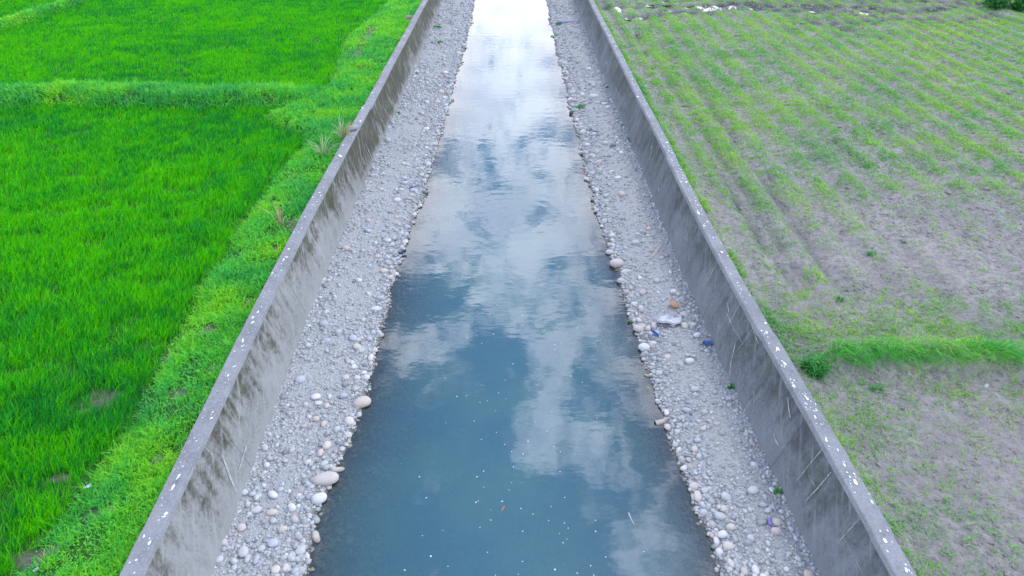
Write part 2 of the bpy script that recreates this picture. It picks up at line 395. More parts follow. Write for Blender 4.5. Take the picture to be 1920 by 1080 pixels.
tag(mesh_obj('field', np.stack([X, Y, zl(X, Y)], -1).reshape(-1, 3), [grid_faces(*X.shape)[:, ::-1]], [M_PADDY], attrs={'wet': bare_mask(X, Y).ravel()}, smooth=True), kind='structure')

# ---- right field: dry ploughed mud with ruts
RIDGE_R = 10.35
TRACKS = [[(1130, 14), (1300, 12), (1480, 12), (1600, 22), (1700, 24), (1760, 16), (1830, 6)],
          [(1400, 16), (1500, 22), (1640, 30), (1720, 40), (1800, 42), (1830, 34)], [(1360, 6), (1480, 12), (1620, 14), (1690, 20), (1735, 24), (1765, 16)], [(1550, 45), (1640, 38), (1760, 34)], [(1860, 26), (1880, 40), (1850, 34)],
          [(1480, 30), (1560, 50), (1605, 60)], [(1180, 36), (1260, 22), (1330, 24)], [(1600, 5), (1750, 3), (1860, 8)]]
trk = []
for T in TRACKS:
    P = np.array([px(a, b, 1.2)[:2] for a, b in T]); 
    for i in range(len(P) - 1):
        n = max(2, int(np.linalg.norm(P[i + 1] - P[i]) / .25)); trk.append(P[i] + (P[i + 1] - P[i]) * np.linspace(0, 1, n)[:, None])
trk = np.concatenate(trk)
RUTS = [((1405, 280), (1462, 365)), ((1550, 196), (1592, 232)), ((1735, 143), (1788, 176)), ((1690, 275), (1740, 305)), ((1560, 262), (1600, 300)), ((1470, 30), (1500, 65)), ((1240, 100), (1300, 190)), ((1190, 60), (1225, 130)), ((1735, 92), (1782, 118)), ((1590, 290), (1660, 350)), ((1350, 335), (1440, 470)), ((1385, 150), (1440, 240))]
PUDS = [(1345, 17, 1.35, .62), (1525, 21.5, .20, .3), (1620, 26, .2, .3), (1644, 48, .2, .22), (1258, 4.5, .75, .35), (1222, 11, .8, .18), (1243, 11, .6, .14), (1159, 21, .16, .85), (1187, 35, .35, .22), (1281, 25, .12, .5), (1297, 14, .18, .3), (1243, 22, .35, .15)]
WHEEL = [[(1165, 60), (1215, 130), (1275, 215), (1330, 300), (1375, 372), (1430, 455), (1500, 550)], [(1250, 60), (1290, 130), (1345, 220), (1410, 310), (1450, 370), (1520, 470)], [(1190, 60), (1245, 140), (1310, 235), (1365, 320), (1425, 410), (1500, 515), (1570, 600)]]
WH = []
for T in WHEEL:
    P = np.array([px(a, b, 1.2)[:2] for a, b in T]); o_ = np.argsort(P[:, 1]); WH.append((P[o_, 1], P[o_, 0]))
def rut_mask(x, y):
    o = np.zeros(x.shape)
    for yy_, xx_ in WH:
        d_ = x - np.interp(y, yy_, xx_) + .16 * (fbm(y, y * 0, .6, 3, 59) - .5)
        o = np.maximum(o, .45 * np.exp(-(d_ / .10) ** 2) * sstep(y, 12, 14) * sstep(-y, -40, -34) * (.25 + .75 * sstep(fbm(x, y, .9, 3, 60), .36, .56)))
    near = (x > 4) & (x < 42) & (y > 30) & (y < 60)
    xs, ys = x[near], y[near]
    dmin = np.full(xs.shape, 9.0)
    for i in range(0, len(trk)): dmin = np.minimum(dmin, (xs - trk[i, 0]) ** 2 + ((ys - trk[i, 1]) * .8) ** 2)
    o[near] = np.exp(-dmin / .16)
    for a, b in RUTS:
        A, B = px(*a, 1.2)[:2], px(*b, 1.2)[:2]; D = B - A; L = np.linalg.norm(D); D = D / L
        wob = .18 * (fbm(x, y, .7, 2, 57) - .5)
        t = (x - A[0]) * D[0] + (y - A[1]) * D[1]; s = (x - A[0]) * D[1] - (y - A[1]) * D[0] + wob * 2
        br = sstep(fbm(x, y, 1.1, 2, 58), .38, .6)
        o = np.maximum(o, .75 * br * np.exp(-(s / .085) ** 2) * sstep(t, -.3, .3) * sstep(L - t, -.3, .3))
    return o
def pud_mask(x, y):
    o = np.zeros(x.shape); nn = fbm(x, y, 1.4, 3, 61)
    for (a, b, ra, rb) in PUDS:
        p = px(a, b, 1.15); o = np.maximum(o, sstep(1.5 - ((x - p[0]) / ra) ** 2 - ((y - p[1]) / rb) ** 2 + (nn - .5) * 2.4, 0, 1))
    return o
def lat(x, y): return x - cen(y) - 5.28
def zr(x, y, full=True):
    s = lat(x, y)
    z = 1.24 + .10 * (fbm(x, y, .35, 3, 51) - .5) + .10 * (fbm(x, y, 2.3, 4, 52) - .5)
    z = z + .05 * np.cos(2 * np.pi * s / 1.02 + 1.6 * fbm(s * 0 + y * .15, y * 0, 1, 2, 53)) * sstep(s, .2, 1) * sstep(y, 9, 14)
    z = z + .07 * gauss(s, .12, .25) - .07 * gauss(s, .78, .22) * sstep(y, 12, 16)
    z = z + .24 * np.exp(-np.abs((y - RIDGE_R - .1 * np.sin(x)) / .42) ** 3) * sstep(s, .3, 1.2)
    z = z - .06 * gauss(y, RIDGE_R - .75, .25) * sstep(s, .8, 1.6)
    if full: z = z - .13 * rut_mask(x, y)
    return z
dr = np.concatenate([np.arange(0, 10, .10), np.arange(10, 34, .22), np.arange(34, 60, 2), np.array([65, 80, 120, 200, 400, 800, 1500])])
X = (cen(YS) + 5.27)[:, None] + dr[None]; Y = np.repeat(YS[:, None], len(dr), 1)
RM = rut_mask(X, Y); PM = pud_mask(X, Y)
wetness = np.clip(RM * .85 + PM + .45 * sstep(Y, 41, 46) * sstep(fbm(X, Y, .5, 3, 55), .40, .6), 0, 1)
Z = zr(X, Y, False) - .13 * RM
Z = Z * (1 - PM) + (1.10) * PM
tag(mesh_obj('field', np.stack([X, Y, Z], -1).reshape(-1, 3), [grid_faces(*X.shape)], [M_MUD], attrs={'wet': wetness.ravel()}, smooth=True), kind='structure')
m, t = material('puddle_water')
pw = t.n('ShaderNodeBsdfPrincipled', {'Base Color': (.06, .06, .07), 'Roughness': .02, 'IOR': 2.2, 'Normal': t.bump(t.noise(t.n('ShaderNodeNewGeometry').outputs['Position'], 3, 2), .1, .02)})
t.n('ShaderNodeOutputMaterial', {'Surface': pw.outputs[0]}); M_PUD = m
for (a, b, ra, rb) in PUDS:
    p = px(a, b, 1.15); th = np.linspace(0, 2 * np.pi, 40, endpoint=False)
    rr = np.stack([1.6 * ra * np.cos(th), 1.6 * rb * np.sin(th)], 1)
    V = np.concatenate([[[p[0], p[1], 1.150]], np.column_stack([p[0] + rr[:, 0], p[1] + rr[:, 1], np.full(40, 1.150)])])
    i = np.arange(40)
    tag(mesh_obj('puddle', V, [np.stack([np.zeros(40, int), i + 1, (i + 1) % 40 + 1], 1)], [M_PUD]), kind='structure')

# ------------------------------------------------------------------ the two concrete walls
_sg = np.random.default_rng(5).normal(0, 1, 200)
def seg(y, s): return .009 * _sg[(np.floor((np.asarray(y) + .75 + .5 * 4.6) / 4.6).astype(int) + 20 + (60 if s > 0 else 0)) % 200]
YW = np.concatenate([np.arange(-30, 2, 1.0), np.arange(2, 62, .15), np.arange(62, 130, 2), np.arange(130, 401, 30.0)])
def wall_x(y, s, z): return cen(y) + s * (5 - BATTER * (TOP - z))
def on_face(p, s):
    """photo pixel to a point on the battered inner face of wall s"""
    lo, hi = -.5, TOP + .3
    for _ in range(40):
        z = (lo + hi) / 2; q = px(*p, z); e = s * (q[0] - wall_x(q[1], s, z))
        # going down the ray: the ray leaves the wall's inside when it drops below the face
        if e > 0: lo, hi = (lo, z) if False else (z, hi)
        else: lo, hi = lo, z
    return q
BIGDROP = [(1309, 399, .055), (1320, 423, .04), (1196, 181, .06), (1488, 725, .045), (1603, 904, .045), (1659, 1014, .04), (1699, 1069, .035), (1437, 624, .04), (1458, 655, .045), (1471, 683, .045), (1549, 827, .03), (1635, 942, .03), (335, 893, .035), (325, 912, .04), (281, 1017, .035), (428, 704, .03), (484, 585, .035), (474, 596, .03), (676, 227, .06), (532, 487, .04), (1513, 748, .035), (1528, 783, .035), (1583, 872, .03)]
def make_wall(s, mat, marks, label):
    n = len(YW); al = YW
    edge = .010 * (fbm(YW, YW * 0, 3.0, 3, 71 + s) - .5)
    # cross-section of the body: outer foot, outer top, inner top, inner foot
    prof = [(5 + THICK - .004, -.9), (5 + THICK - .004, TOP - .085), (5 - BATTER * .085 + .004, TOP - .085)] + [(5 - BATTER * (TOP - z) + .0, z) for z in np.linspace(TOP - .10, -.7, 14)]
    V, UV = [], []
    for (o, z) in prof:
        w_ = .012 * (fbm(YW, np.full(n, z), 1.1, 3, 75 + s) - .5) if z < TOP - .09 and o < 5 else 0
        V.append(np.column_stack([cen(YW) + s * (o + w_ + seg(YW, s)), YW, np.full(n, z)])); UV.append(np.column_stack([al, np.full(n, TOP - z)]))
    V = np.stack(V, 1); UV = np.stack(UV, 1)
    F = grid_faces(n, len(prof)); F = F[:, ::-1] if s < 0 else F
    V2, U2, F2 = [V.reshape(-1, 3)], [UV.reshape(-1, 2)], [F]; MI = [np.zeros(len(F), int)]
    base = n * len(prof)
    for (pts, wd) in marks:          # lime runs and scratches lying on the face
        P = np.array([on_face(q, s) for q in pts]); P[:, 0] -= s * .014
        Q = []
        for i in range(len(P) - 1):
            for f in np.linspace(0, 1, 6)[(0 if i == 0 else 1):]: Q.append(P[i] + (P[i + 1] - P[i]) * f)
        Q = np.array(Q); Tn = np.gradient(Q, axis=0); N = np.array([s * -1.0, 0, .3]); N /= np.linalg.norm(N)
        S = np.cross(Tn, N); S /= np.linalg.norm(S, axis=1)[:, None] + 1e-9
        ww = wd * (.45 + .55 * np.sin(np.linspace(.15, 3.0, len(Q)))) * (.75 + .5 * rng.random(len(Q)))
        L, Rr = Q + S * ww[:, None] / 2, Q - S * ww[:, None] / 2
        VV = np.stack([L, Rr], 1).reshape(-1, 3); ff = grid_faces(len(Q), 2) + base
        V2.append(VV); U2.append(np.zeros((len(VV), 2))); F2.append(ff); MI.append(np.ones(len(ff), int)); base += len(VV)
    body = mesh_obj('retaining_wall', np.concatenate(V2), [np.concatenate(F2)], [mat, M_STREAK], uv=np.concatenate(U2), mat_idx=np.concatenate(MI))
    tag(body, label, 'wall', kind='thing')
    # coping: rounded arris, slightly uneven, spattered with white droppings
    pr = [(5 + THICK, TOP - .085), (5 + THICK, TOP - .012), (5 + THICK - .012, TOP), (5.016, TOP), (5.0, TOP - .010), (5 - BATTER * .085, TOP - .085)]
    V = []
    for j, (o, z) in enumerate(pr):
        e = edge * (1 if j in (3, 4) else (-.8 if j in (1, 2) else .4)); zz = .006 * (fbm(YW, YW * 0 + 5, .8, 3, 81 + s) - .5) if 0 < j < 5 else 0
        V.append(np.column_stack([cen(YW) + s * (o + e + 1.6 * seg(YW, s)), YW, z + zz + (.6 * seg(YW + 40, s) if 0 < j < 5 else 0) + 0 * YW]))
    V = np.stack(V, 1).reshape(-1, 3); F = grid_faces(n, len(pr)); F = F[:, ::-1] if s < 0 else F
    Vs, Fs, MI = [V], [F], [np.zeros(len(F), int)]
    tri, base = [], len(V)
    y = 4.0
    while y < 60:
        for _ in range(random.choice([1, 1, 2, 2, 3, 4, 6])):
            yy = y + random.gauss(0, .16); oo = random.uniform(.03, .245)
            r = abs(random.gauss(.005, .005)) + .004
            if random.random() < .10: r *= 2.0
            r *= 1 + .012 * max(0, yy - 8)
            el, an = random.uniform(.9, 2.0), random.gauss(0, .5)
            kx = 8; th = np.linspace(0, 2 * np.pi, kx, endpoint=False); rr = r * (.7 + .6 * rng.random(kx))
            a, b = rr * np.cos(th) / el * 1.1, rr * np.sin(th) * el
            P = np.column_stack([float(cen(yy)) + s * (5 + oo) + a * math.cos(an) - b * math.sin(an), yy + a * math.sin(an) + b * math.cos(an), np.full(kx, TOP + .0055 + .6 * float(seg(yy + 40, s)))])
            P = np.concatenate([[[float(cen(yy)) + s * (5 + oo), yy, TOP + .0065 + .6 * float(seg(yy + 40, s))]], P])
            Vs.append(P); i = np.arange(kx); tri.append(np.stack([np.zeros(kx, int), i + 1, (i + 1) % kx + 1], 1) + base); base += kx + 1
        y += random.uniform(.08, .42) * (1 if s > 0 else 1.25)
    for (a_, b_, r_) in BIGDROP:
        q = px(a_, b_, TOP)
        if s * (q[0] - float(cen(q[1]))) < 0: continue
        r_ *= .8
        for rep in range(3):
            kx = 9; th = np.linspace(0, 2 * np.pi, kx, endpoint=False); rr = r_ * (1 if rep == 0 else .45) * (.65 + .6 * rng.random(kx)); dx_, dy_ = (0, 0) if rep == 0 else (random.gauss(0, .03), random.gauss(0, .09))
            c0 = np.array([q[0] + dx_, q[1] + dy_, TOP + .0085 + .6 * float(seg(q[1] + 40, s))]); P = np.column_stack([c0[0] + rr * np.cos(th) * .7, c0[1] + rr * np.sin(th) * 1.5, np.full(kx, TOP + .0075 + .6 * float(seg(q[1] + 40, s)))])
            Vs.append(np.concatenate([[c0], P])); i = np.arange(kx); tri.append(np.stack([np.zeros(kx, int), i + 1, (i + 1) % kx + 1], 1) + base); base += kx + 1
    T = np.concatenate(tri)
    mesh_obj('coping', np.concatenate(Vs), [F, T], [M_COPING, M_DROP], parent=body, mat_idx=np.concatenate([np.zeros(len(F), int), np.ones(len(T), int)]))
    return body
C7 = lambda x, y: (x / 3, 720 + y / 3); C9 = lambda x, y: (1280 + x / 3, 720 + y / 3); C6 = lambda x, y: (1280 + x / 3, 360 + y / 3); C2 = lambda x, y: (640 + x / 3, y / 3); C4 = lambda x, y: (x / 3, 360 + y / 3); C5 = lambda x, y: (640 + x / 3, 360 + y / 3)
marks_l = [([C7(1388, 325), C7(1360, 420), C7(1335, 500)], .035), ([C7(1245, 400), C7(1290, 520), C7(1325, 610)], .05), ([C7(1200, 610), C7(1165, 780)], .012), ([C7(1100, 420), C7(1070, 500), C7(1030, 570)], .02), ([C7(1145, 350), C7(1200, 410)], .02),
           ([C4(1505, 700), C4(1565, 800)], .02), ([C4(1635, 800), C4(1638, 830)], .03), ([C4(1660, 830), C4(1640, 880)], .02), ([C4(1740, 660), C4(1720, 690)], .02), ([C4(1900, 250), C4(1890, 290)], .03), ([C2(500, 40), C2(530, 80)], .05), ([C2(420, 230), C2(435, 270)], .05), ([C2(230, 590), C2(290, 700)], .06), ([C2(130, 800), C2(190, 930)], .06)]
marks_r = [([C9(795, 360), C9(720, 450), C9(650, 540)], .03), ([C9(840, 495), C9(770, 580), C9(690, 665)], .025), ([C9(1015, 740), C9(880, 890)], .014), ([C9(597, 75), C9(600, 130), C9(610, 190)], .045), ([C9(517, 275), C9(525, 315), C9(545, 345)], .04), ([C9(715, 510), C9(750, 580)], .012), ([C9(900, 840), C9(1020, 1070)], .012),
           ([C6(205, 385), C6(150, 480), C6(100, 555)], .028), ([C6(255, 625), C6(265, 690)], .03), ([C6(250, 680), C6(280, 745)], .04), ([C6(280, 750), C6(345, 860)], .016), ([C6(395, 770), C6(315, 890)], .02), ([C6(380, 720), C6(430, 855)], .022), ([C6(300, 850), C6(275, 960), C6(265, 1060)], .05), ([C6(30, 230), C6(20, 310)], .03), ([C6(40, 365), C6(38, 385)], .045),
           ([C2(1545, 490), C2(1570, 560)], .05), ([C2(1550, 560), C2(1575, 490)], .03), ([C2(1490, 345), C2(1500, 360)], .08), ([C2(1800, 870), C2(1740, 1000)], .03), ([C2(1745, 820), C2(1750, 835)], .05), ([C2(1660, 895), C2(1670, 920)], .06), ([C2(1785, 1050), C2(1790, 1078)], .05)]
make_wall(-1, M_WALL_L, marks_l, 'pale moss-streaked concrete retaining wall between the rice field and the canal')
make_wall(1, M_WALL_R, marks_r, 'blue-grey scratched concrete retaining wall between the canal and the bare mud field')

# ------------------------------------------------------------------ vegetation builders
def blades(P, h, wd, yaw, lean, col, curve=.5, tipcol=None):
    """flat tapering leaves rooted at P (n,3): 5 vertices each"""
    n = len(P); dirv = np.column_stack([np.cos(yaw), np.sin(yaw), np.zeros(n)])
    fa = rng.uniform(0, np.pi, n); side = np.column_stack([np.cos(fa), np.sin(fa), np.zeros(n)])
    up = np.array([0, 0, 1.0])
    mid = P + dirv * (h * np.sin(lean) * .40)[:, None] + up * (h * np.cos(lean) * .58)[:, None]
    tip = P + dirv * (h * np.sin(lean) * (1 + curve * .4))[:, None] + up * (h * np.cos(lean) * (1 - curve * .12))[:, None]
    a = side * (wd / 2)[:, None]
    V = np.stack([P - a * .7, P + a * .7, mid + a, mid - a, tip], 1).reshape(-1, 3)
    b = np.arange(n)[:, None] * 5
    C = np.repeat(col[:, None], 5, 1)
    if tipcol is not None: C[:, 4] = tipcol
    return V, b + np.array([[0, 1, 2, 3]]), b + np.array([[3, 2, 4]]), C.reshape(-1, 3)
def leaflets(P, size, col):
    """small diamond leaves, mostly facing up, scattered at P"""
    n = len(P)
    N = np.column_stack([rng.normal(0, .5, n), rng.normal(0, .5, n), np.ones(n)]); N /= np.linalg.norm(N, axis=1)[:, None]
    an = rng.uniform(0, 2 * np.pi, n); A = np.column_stack([np.cos(an), np.sin(an), np.zeros(n)])
    A -= N * (A * N).sum(1)[:, None]; A /= np.linalg.norm(A, axis=1)[:, None]; B = np.cross(N, A)
    s = size[:, None]
    V = np.stack([P - A * s, P + B * s * .62, P + A * s, P - B * s * .62], 1).reshape(-1, 3)
    b = np.arange(n)[:, None] * 4
    return V, b + np.array([[0, 1, 2, 3]]), np.repeat(col[:, None], 4, 1).reshape(-1, 3)
def cdist(x, y): return np.sqrt(x * x + y * y + 70)
def in_view(x, y, margin=1.18):
    zc_ = y * math.cos(PITCH) + 8.4 * math.sin(PITCH)
    yc = y * math.sin(PITCH) - 8.4 * math.cos(PITCH)
    return (np.abs(x) < zc_ * .75 * margin + 1) & (yc > -zc_ * .4219 * margin - .6) & (yc < zc_ * .4219 + .9)
def sample(x0, x1, y0, y1, dens, d0=12.0, pw=1.5, off=.10):
    """random ground points, dens per square metre at d0 from the viewer, thinning with distance"""
    out = []
    for ya in np.arange(y0, y1, 2.0):
        yb = min(ya + 2.0, y1)
        for xa in np.arange(x0, x1, 4.0):
            xb = min(xa + 4.0, x1); cx_, cy_ = (xa + xb) / 2, (ya + yb) / 2
            dn = dens * min(1.6, (d0 / math.sqrt(cx_ ** 2 + cy_ ** 2 + 70)) ** pw)
            cs = np.array([[xa, ya], [xb, ya], [xa, yb], [xb, yb], [cx_, cy_]])
            if not in_view(cs[:, 0], cs[:, 1]).any(): dn *= off
            n = rng.poisson(dn * (xb - xa) * (yb - ya))
            if n: out.append(np.column_stack([rng.uniform(xa, xb, n), rng.uniform(ya, yb, n)]))
    return np.concatenate(out)
def mixc(t, *cs):
    t = np.clip(t, 0, 1)[:, None] * (len(cs) - 1); cs = np.array(cs); i = np.clip(t.astype(int), 0, len(cs) - 2)[:, 0]; f = t - i[:, None]
    return cs[i] * (1 - f) + cs[i + 1] * f

# ---- rice
P = sample(-70, -4, 2, 90, 1750, 12, 1.45)
x, y = P[:, 0], P[:, 1]
e = rice_edge(y); ry = ridge_y(x)
ok = (x < e - .05 + .25 * (rng.random(len(x)) - .5))
ok &= (np.abs(y - ry) > 1.12 + .2 * (rng.random(len(x)) - .5)) | (x < -60)
ok &= np.abs(x - (-28 + (y - 40) * .06)) > .62
ok &= rng.random(len(x)) > bare_mask(x, y) * .85
clump = fbm(x, y, 2.2, 3, 91)
ok &= rng.random(len(x)) < .35 + 1.3 * sstep(clump, .25, .55)
P = P[ok]; x, y = P[:, 0], P[:, 1]; n = len(P)
print('rice blades', n)
dd = cdist(x, y); clump = clump[ok]; tone = fbm(x, y, .30, 4, 95); tone2 = fbm(x, y, 1.6, 3, 97)
h = (.20 + .16 * clump) * rng.uniform(.7, 1.2, n) * (1 - .25 * sstep(y, 20, 30))
wd = .0105 * (dd / 12) ** .85 * rng.uniform(.8, 1.3, n)
yaw = rng.normal(.75, 1.0, n); lean = np.clip(rng.normal(.40, .20, n), .02, 1.1)
tt = .5 + (tone - .5) * 1.1 + (tone2 - .5) * 1.1 + rng.normal(0, .40, n)
col = mixc(tt, (.015, .30, .050), (.040, .52, .010), (.14, .67, .003))
V, q, tr3, C = blades(np.column_stack([x, y, zl(x, y) - .01]), h, wd, yaw, lean, col)
tag(mesh_obj('rice_plants', V, [q, tr3], [M_RICE], col=C), 'bright green young rice growing thickly in the flooded terraces left of the canal', 'rice', kind='stuff')

# ---- weeds on the strip behind the left wall and on the ridges
P = sample(-34, -4.9, 2, 62, 4600, 11, 1.5, .05)
x, y = P[:, 0], P[:, 1]
e = rice_edge(y); onberm = (x > e + .08 + .25 * (rng.random(len(x)) - .5)) & (x < cen(y) - 5.26)
onridge = (np.abs(y - ridge_y(x)) < 1.25) & (x < e + .5)
onside = np.abs(x - (-28 + (y - 40) * .06)) < .75
ok = (onberm | onridge | onside) & (rng.random(len(x)) > bare_mask(x, y) * .86)
thin = fbm(x, y, 1.5, 3, 101)
ok &= rng.random(len(x)) < .25 + 1.6 * sstep(thin, .28, .52)
P, ridge, thin = P[ok], (onridge & ~onberm)[ok], thin[ok]; x, y = P[:, 0], P[:, 1]; n = len(P); print('weeds', n)
dd = cdist(x, y); tone = fbm(x, y, .9, 4, 103)
lump = fbm(x, y, 3.4, 3, 105)
tt = .52 + (tone - .5) * 1.5 + rng.normal(0, .24, n) - .08 * ridge
col = mixc(tt, (.035, .38, .075), (.07, .53, .06), (.14, .63, .03), (.28, .67, .014))
z = zl(x, y) + rng.random(n) ** .7 * (.04 + .15 * np.clip(lump - .25, 0, 1) + .06 * ridge)
leafy = rng.random(n) < .60
i = leafy
V1, q1, C1 = leaflets(np.column_stack([x, y, z])[i], (.0175 * (dd / 11) ** .85 * rng.uniform(.7, 1.4, n))[i], col[i])
j = ~leafy
hh = rng.uniform(.10, .26, n) * (.6 + lump) * (1 + .5 * ridge)
V2, q2, t2, C2_ = blades(np.column_stack([x, y, zl(x, y) - .01])[j], hh[j], (.009 * (dd / 11) ** .85)[j], rng.uniform(0, 6.28, n)[j], np.clip(rng.normal(.55, .3, n), 0, 1.3)[j], (col * rng.uniform(.8, 1.25, n)[:, None])[j])
tag(mesh_obj('weeds', np.concatenate([V1, V2]), [np.concatenate([q1, q2 + len(V1)]), t2 + len(V1)], [M_LEAF], col=np.concatenate([C1, C2_])), 'low leafy weeds and grass covering the strip behind the left wall and the ridges between rice plots', 'weeds', kind='stuff')

# ---- sprouts on the right-hand mud field
P = sample(4.6, 46, 2, 66, 400, 12, .6, .06)
x, y = P[:, 0], P[:, 1]; s = lat(x, y)
basey = np.interp(y, [0, 7.5, 9, 9.7, 10.9, 11.4, 12.6, 14, 16, 18, 23, 60], [.09, .09, .14, .4, 1.1, .95, .30, .09, .26, .55, .95, 1.0])
basey = np.maximum(basey, .42 * sstep(-s, -3.2, -.5) * (y < 17)) * (1 - .45 * sstep(s, 3, 6) * (y < 18) * (y > 11.6))
stripe = .5 + .5 * np.cos(2 * np.pi * s / 1.02 + 1.6 * fbm(y * .15, y * 0, 1, 2, 53))
stripe = stripe * .9 + .22
patch = sstep(fbm(x, y, 1.7, 5, 111), .30, .66) * .65 + .36
D = basey * np.where(y > 13, stripe, .8) * patch * 1.35
edge_w = gauss(s, .14, .20) * np.interp(y, [0, 8, 13, 14, 60], [.45, .45, .6, 1.6, 1.8]) * sstep(fbm(x, y, 1.1, 2, 112), .25, .5)
D = np.maximum(D * 1.25, edge_w) * (s > 0.01)
D = D * (1 - .8 * gauss(s, .72, .18) * (y > 13)) * (1 - np.clip(pud_mask(x, y) * 1.5, 0, 1))
D = np.where((x > 29.3 - (y - 46) * .4) & (y > 38), 2.2, D)
D = D * np.interp(y, [40, 43, 45, 48, 60], [1, .45, .5, 1, 1])
ok = rng.random(len(x)) < D * (1 - .9 * np.clip(rut_mask(x, y) * 1.4, 0, 1))
P, s, D = P[ok], s[ok], D[ok]; n0 = len(P); print('sprouts', n0)
K = 4
edge1 = gauss(s, .14, .20)
size0 = rng.lognormal(0, .35, n0) * (1 + .5 * edge1)
x = np.repeat(P[:, 0], K) + rng.normal(0, .035, n0 * K) * (1 + .03 * np.repeat(P[:, 1], K)); y = np.repeat(P[:, 1], K) + rng.normal(0, .04, n0 * K) * (1 + .03 * np.repeat(P[:, 1], K)); n = len(x)
sz = np.repeat(size0, K); dd = cdist(x, y); x = np.maximum(x, cen(y) + 5.30)
tt = np.repeat(fbm(P[:, 0], P[:, 1], .6, 3, 115) + rng.normal(0, .14, n0), K) + rng.normal(0, .1, n)
col = mixc(tt, (.10, .36, .10), (.17, .47, .08), (.25, .57, .06), (.36, .61, .05))
V, q, tr3, C = blades(np.column_stack([x, y, zr(x, y, False) - .012]), .075 * sz * rng.uniform(.6, 1.3, n), .011 * (dd / 11) ** .6 * np.sqrt(sz), rng.uniform(0, 6.28, n), np.clip(rng.normal(.75, .3, n), 0, 1.4), col, .8)
tag(mesh_obj('sprouts', V, [q, tr3], [M_LEAF], col=C), 'sparse yellow-green sprouts coming up in rows across the grey mud field', 'sprouts', kind='stuff')

# ---- taller grass along the low ridge that crosses the mud field
P = sample(5.9, 40, 9.2, 11.6, 1150, 12, 1.2, .2)
x, y = P[:, 0], P[:, 1]
den = np.exp(-np.abs((y - RIDGE_R + .05 - .1 * np.sin(x)) / .24) ** 3) * (.12 + 1.2 * sstep(fbm(x, y * .4, 1.3, 3, 121), .30, .56)) * sstep(x, 5.7, 6.5)
ok = rng.random(len(x)) < den; P = P[ok]; x, y = P[:, 0], P[:, 1]; n = len(P); print('ridge grass', n)
tone = fbm(x, y, 1.4, 3, 123) + rng.normal(0, .15, n)
col = mixc(tone, (.015, .26, .09), (.03, .40, .05), (.11, .50, .02), (.42, .44, .22))
V, q, tr3, C = blades(np.column_stack([x, y, zr(x, y, False) - .01]), rng.uniform(.14, .50, n), .013 * rng.uniform(.7, 1.3, n), rng.normal(-1.1, .7, n), np.clip(rng.normal(.85, .30, n), .1, 1.45), col, 1.6)
tag(mesh_obj('ridge_grass', V, [q, tr3], [M_LEAF], col=C), 'long drooping bright green grass along the low ridge crossing the mud field', 'grass', kind='stuff')

# ---- dry straw lying below that ridge
P = np.column_stack([rng.uniform(5.6, 14, 260), rng.normal(9.3, .75, 260)]); n = len(P); x, y = P[:, 0], P[:, 1]
ok = lat(x, y) > .15; x, y = x[ok], y[ok]; n = len(x)
V, q, tr3, C = blades(np.column_stack([x, y, zr(x, y, False) + .015]), rng.uniform(.15, .5, n), np.full(n, .011), rng.uniform(0, 6.28, n), np.full(n, 1.5), mixc(rng.random(n), (.30, .27, .24), (.45, .40, .36)), .1)
tag(mesh_obj('straw', V, [q, tr3], [M_LEAF], col=C), 'pale dry straw lying on the mud below the grassy ridge', 'straw', kind='stuff')

# ---- small clods on the mud
def ico(sub):
    bm = bmesh.new(); bmesh.ops.create_icosphere(bm, subdivisions=sub, radius=1)
    V = np.array([v.co[:] for v in bm.verts]); F = np.array([[v.index for v in f.verts] for f in bm.faces]); bm.free(); return V, F
ICO1, ICO2, ICO3 = ico(1), ico(2), ico(3)
def lumps(P, size, flat, ic, rough=.20, yaw=None, elong=None, tilt=.25):
    """many rounded stones as one set of arrays; size (n,) is half the longest axis"""
    bv, bf = ic; n = len(P)
    ax = np.stack([np.ones(n), rng.uniform(.62, .95, n), flat], 1) if elong is None else np.stack([np.ones(n), elong, flat], 1)
    W = np.repeat(bv[None], n, 0)
    r = np.ones((n, len(bv)))
    for i in range(5):
        dv = rng.normal(size=(n, 3)); dv /= np.linalg.norm(dv, axis=1)[:, None]; ph = rng.uniform(0, 6.28, n)
        r += rough * .35 * np.sin(np.einsum('nk,vk->nv', dv, bv) * rng.uniform(1.2, 3.4, n)[:, None] + ph[:, None])
    W = W * r[:, :, None]; W = np.sign(W) * np.abs(W) ** .92
    W = W * (ax * size[:, None])[:, None, :]
    a = rng.uniform(0, 6.28, n) if yaw is None else yaw
    tx = rng.normal(0, tilt, n); cx_, sx_ = np.cos(tx)[:, None], np.sin(tx)[:, None]
    W = np.stack([W[..., 0], W[..., 1] * cx_ - W[..., 2] * sx_, W[..., 1] * sx_ + W[..., 2] * cx_], -1)
    ca, sa = np.cos(a)[:, None], np.sin(a)[:, None]
    W = np.stack([W[..., 0] * ca - W[..., 1] * sa, W[..., 0] * sa + W[..., 1] * ca, W[..., 2]], -1) + P[:, None]
    F = (np.arange(n)[:, None, None] * len(bv) + bf[None]).reshape(-1, 3)
    return W.reshape(-1, 3), F
P = sample(4.9, 40, 3, 50, 130, 12, 1.2, .05); x, y = P[:, 0], P[:, 1]; ok = (lat(x, y) > .2) & (rng.random(len(x)) < .2 + sstep(fbm(x, y, .7, 3, 131), .4, .6)); x, y = x[ok], y[ok]; n = len(x); print('clods', n)
V, F = lumps(np.column_stack([x, y, zr(x, y, True) + .0]), .022 * (cdist(x, y) / 12) ** .5 * rng.lognormal(0, .4, n), rng.uniform(.4, .7, n), ICO1, .5)
tag(mesh_obj('clods', V, [F], [M_MUD], smooth=False, attrs={'wet': np.zeros(len(V))}), 'small dry clods of grey mud strewn over the ploughed field', 'clods', kind='stuff')

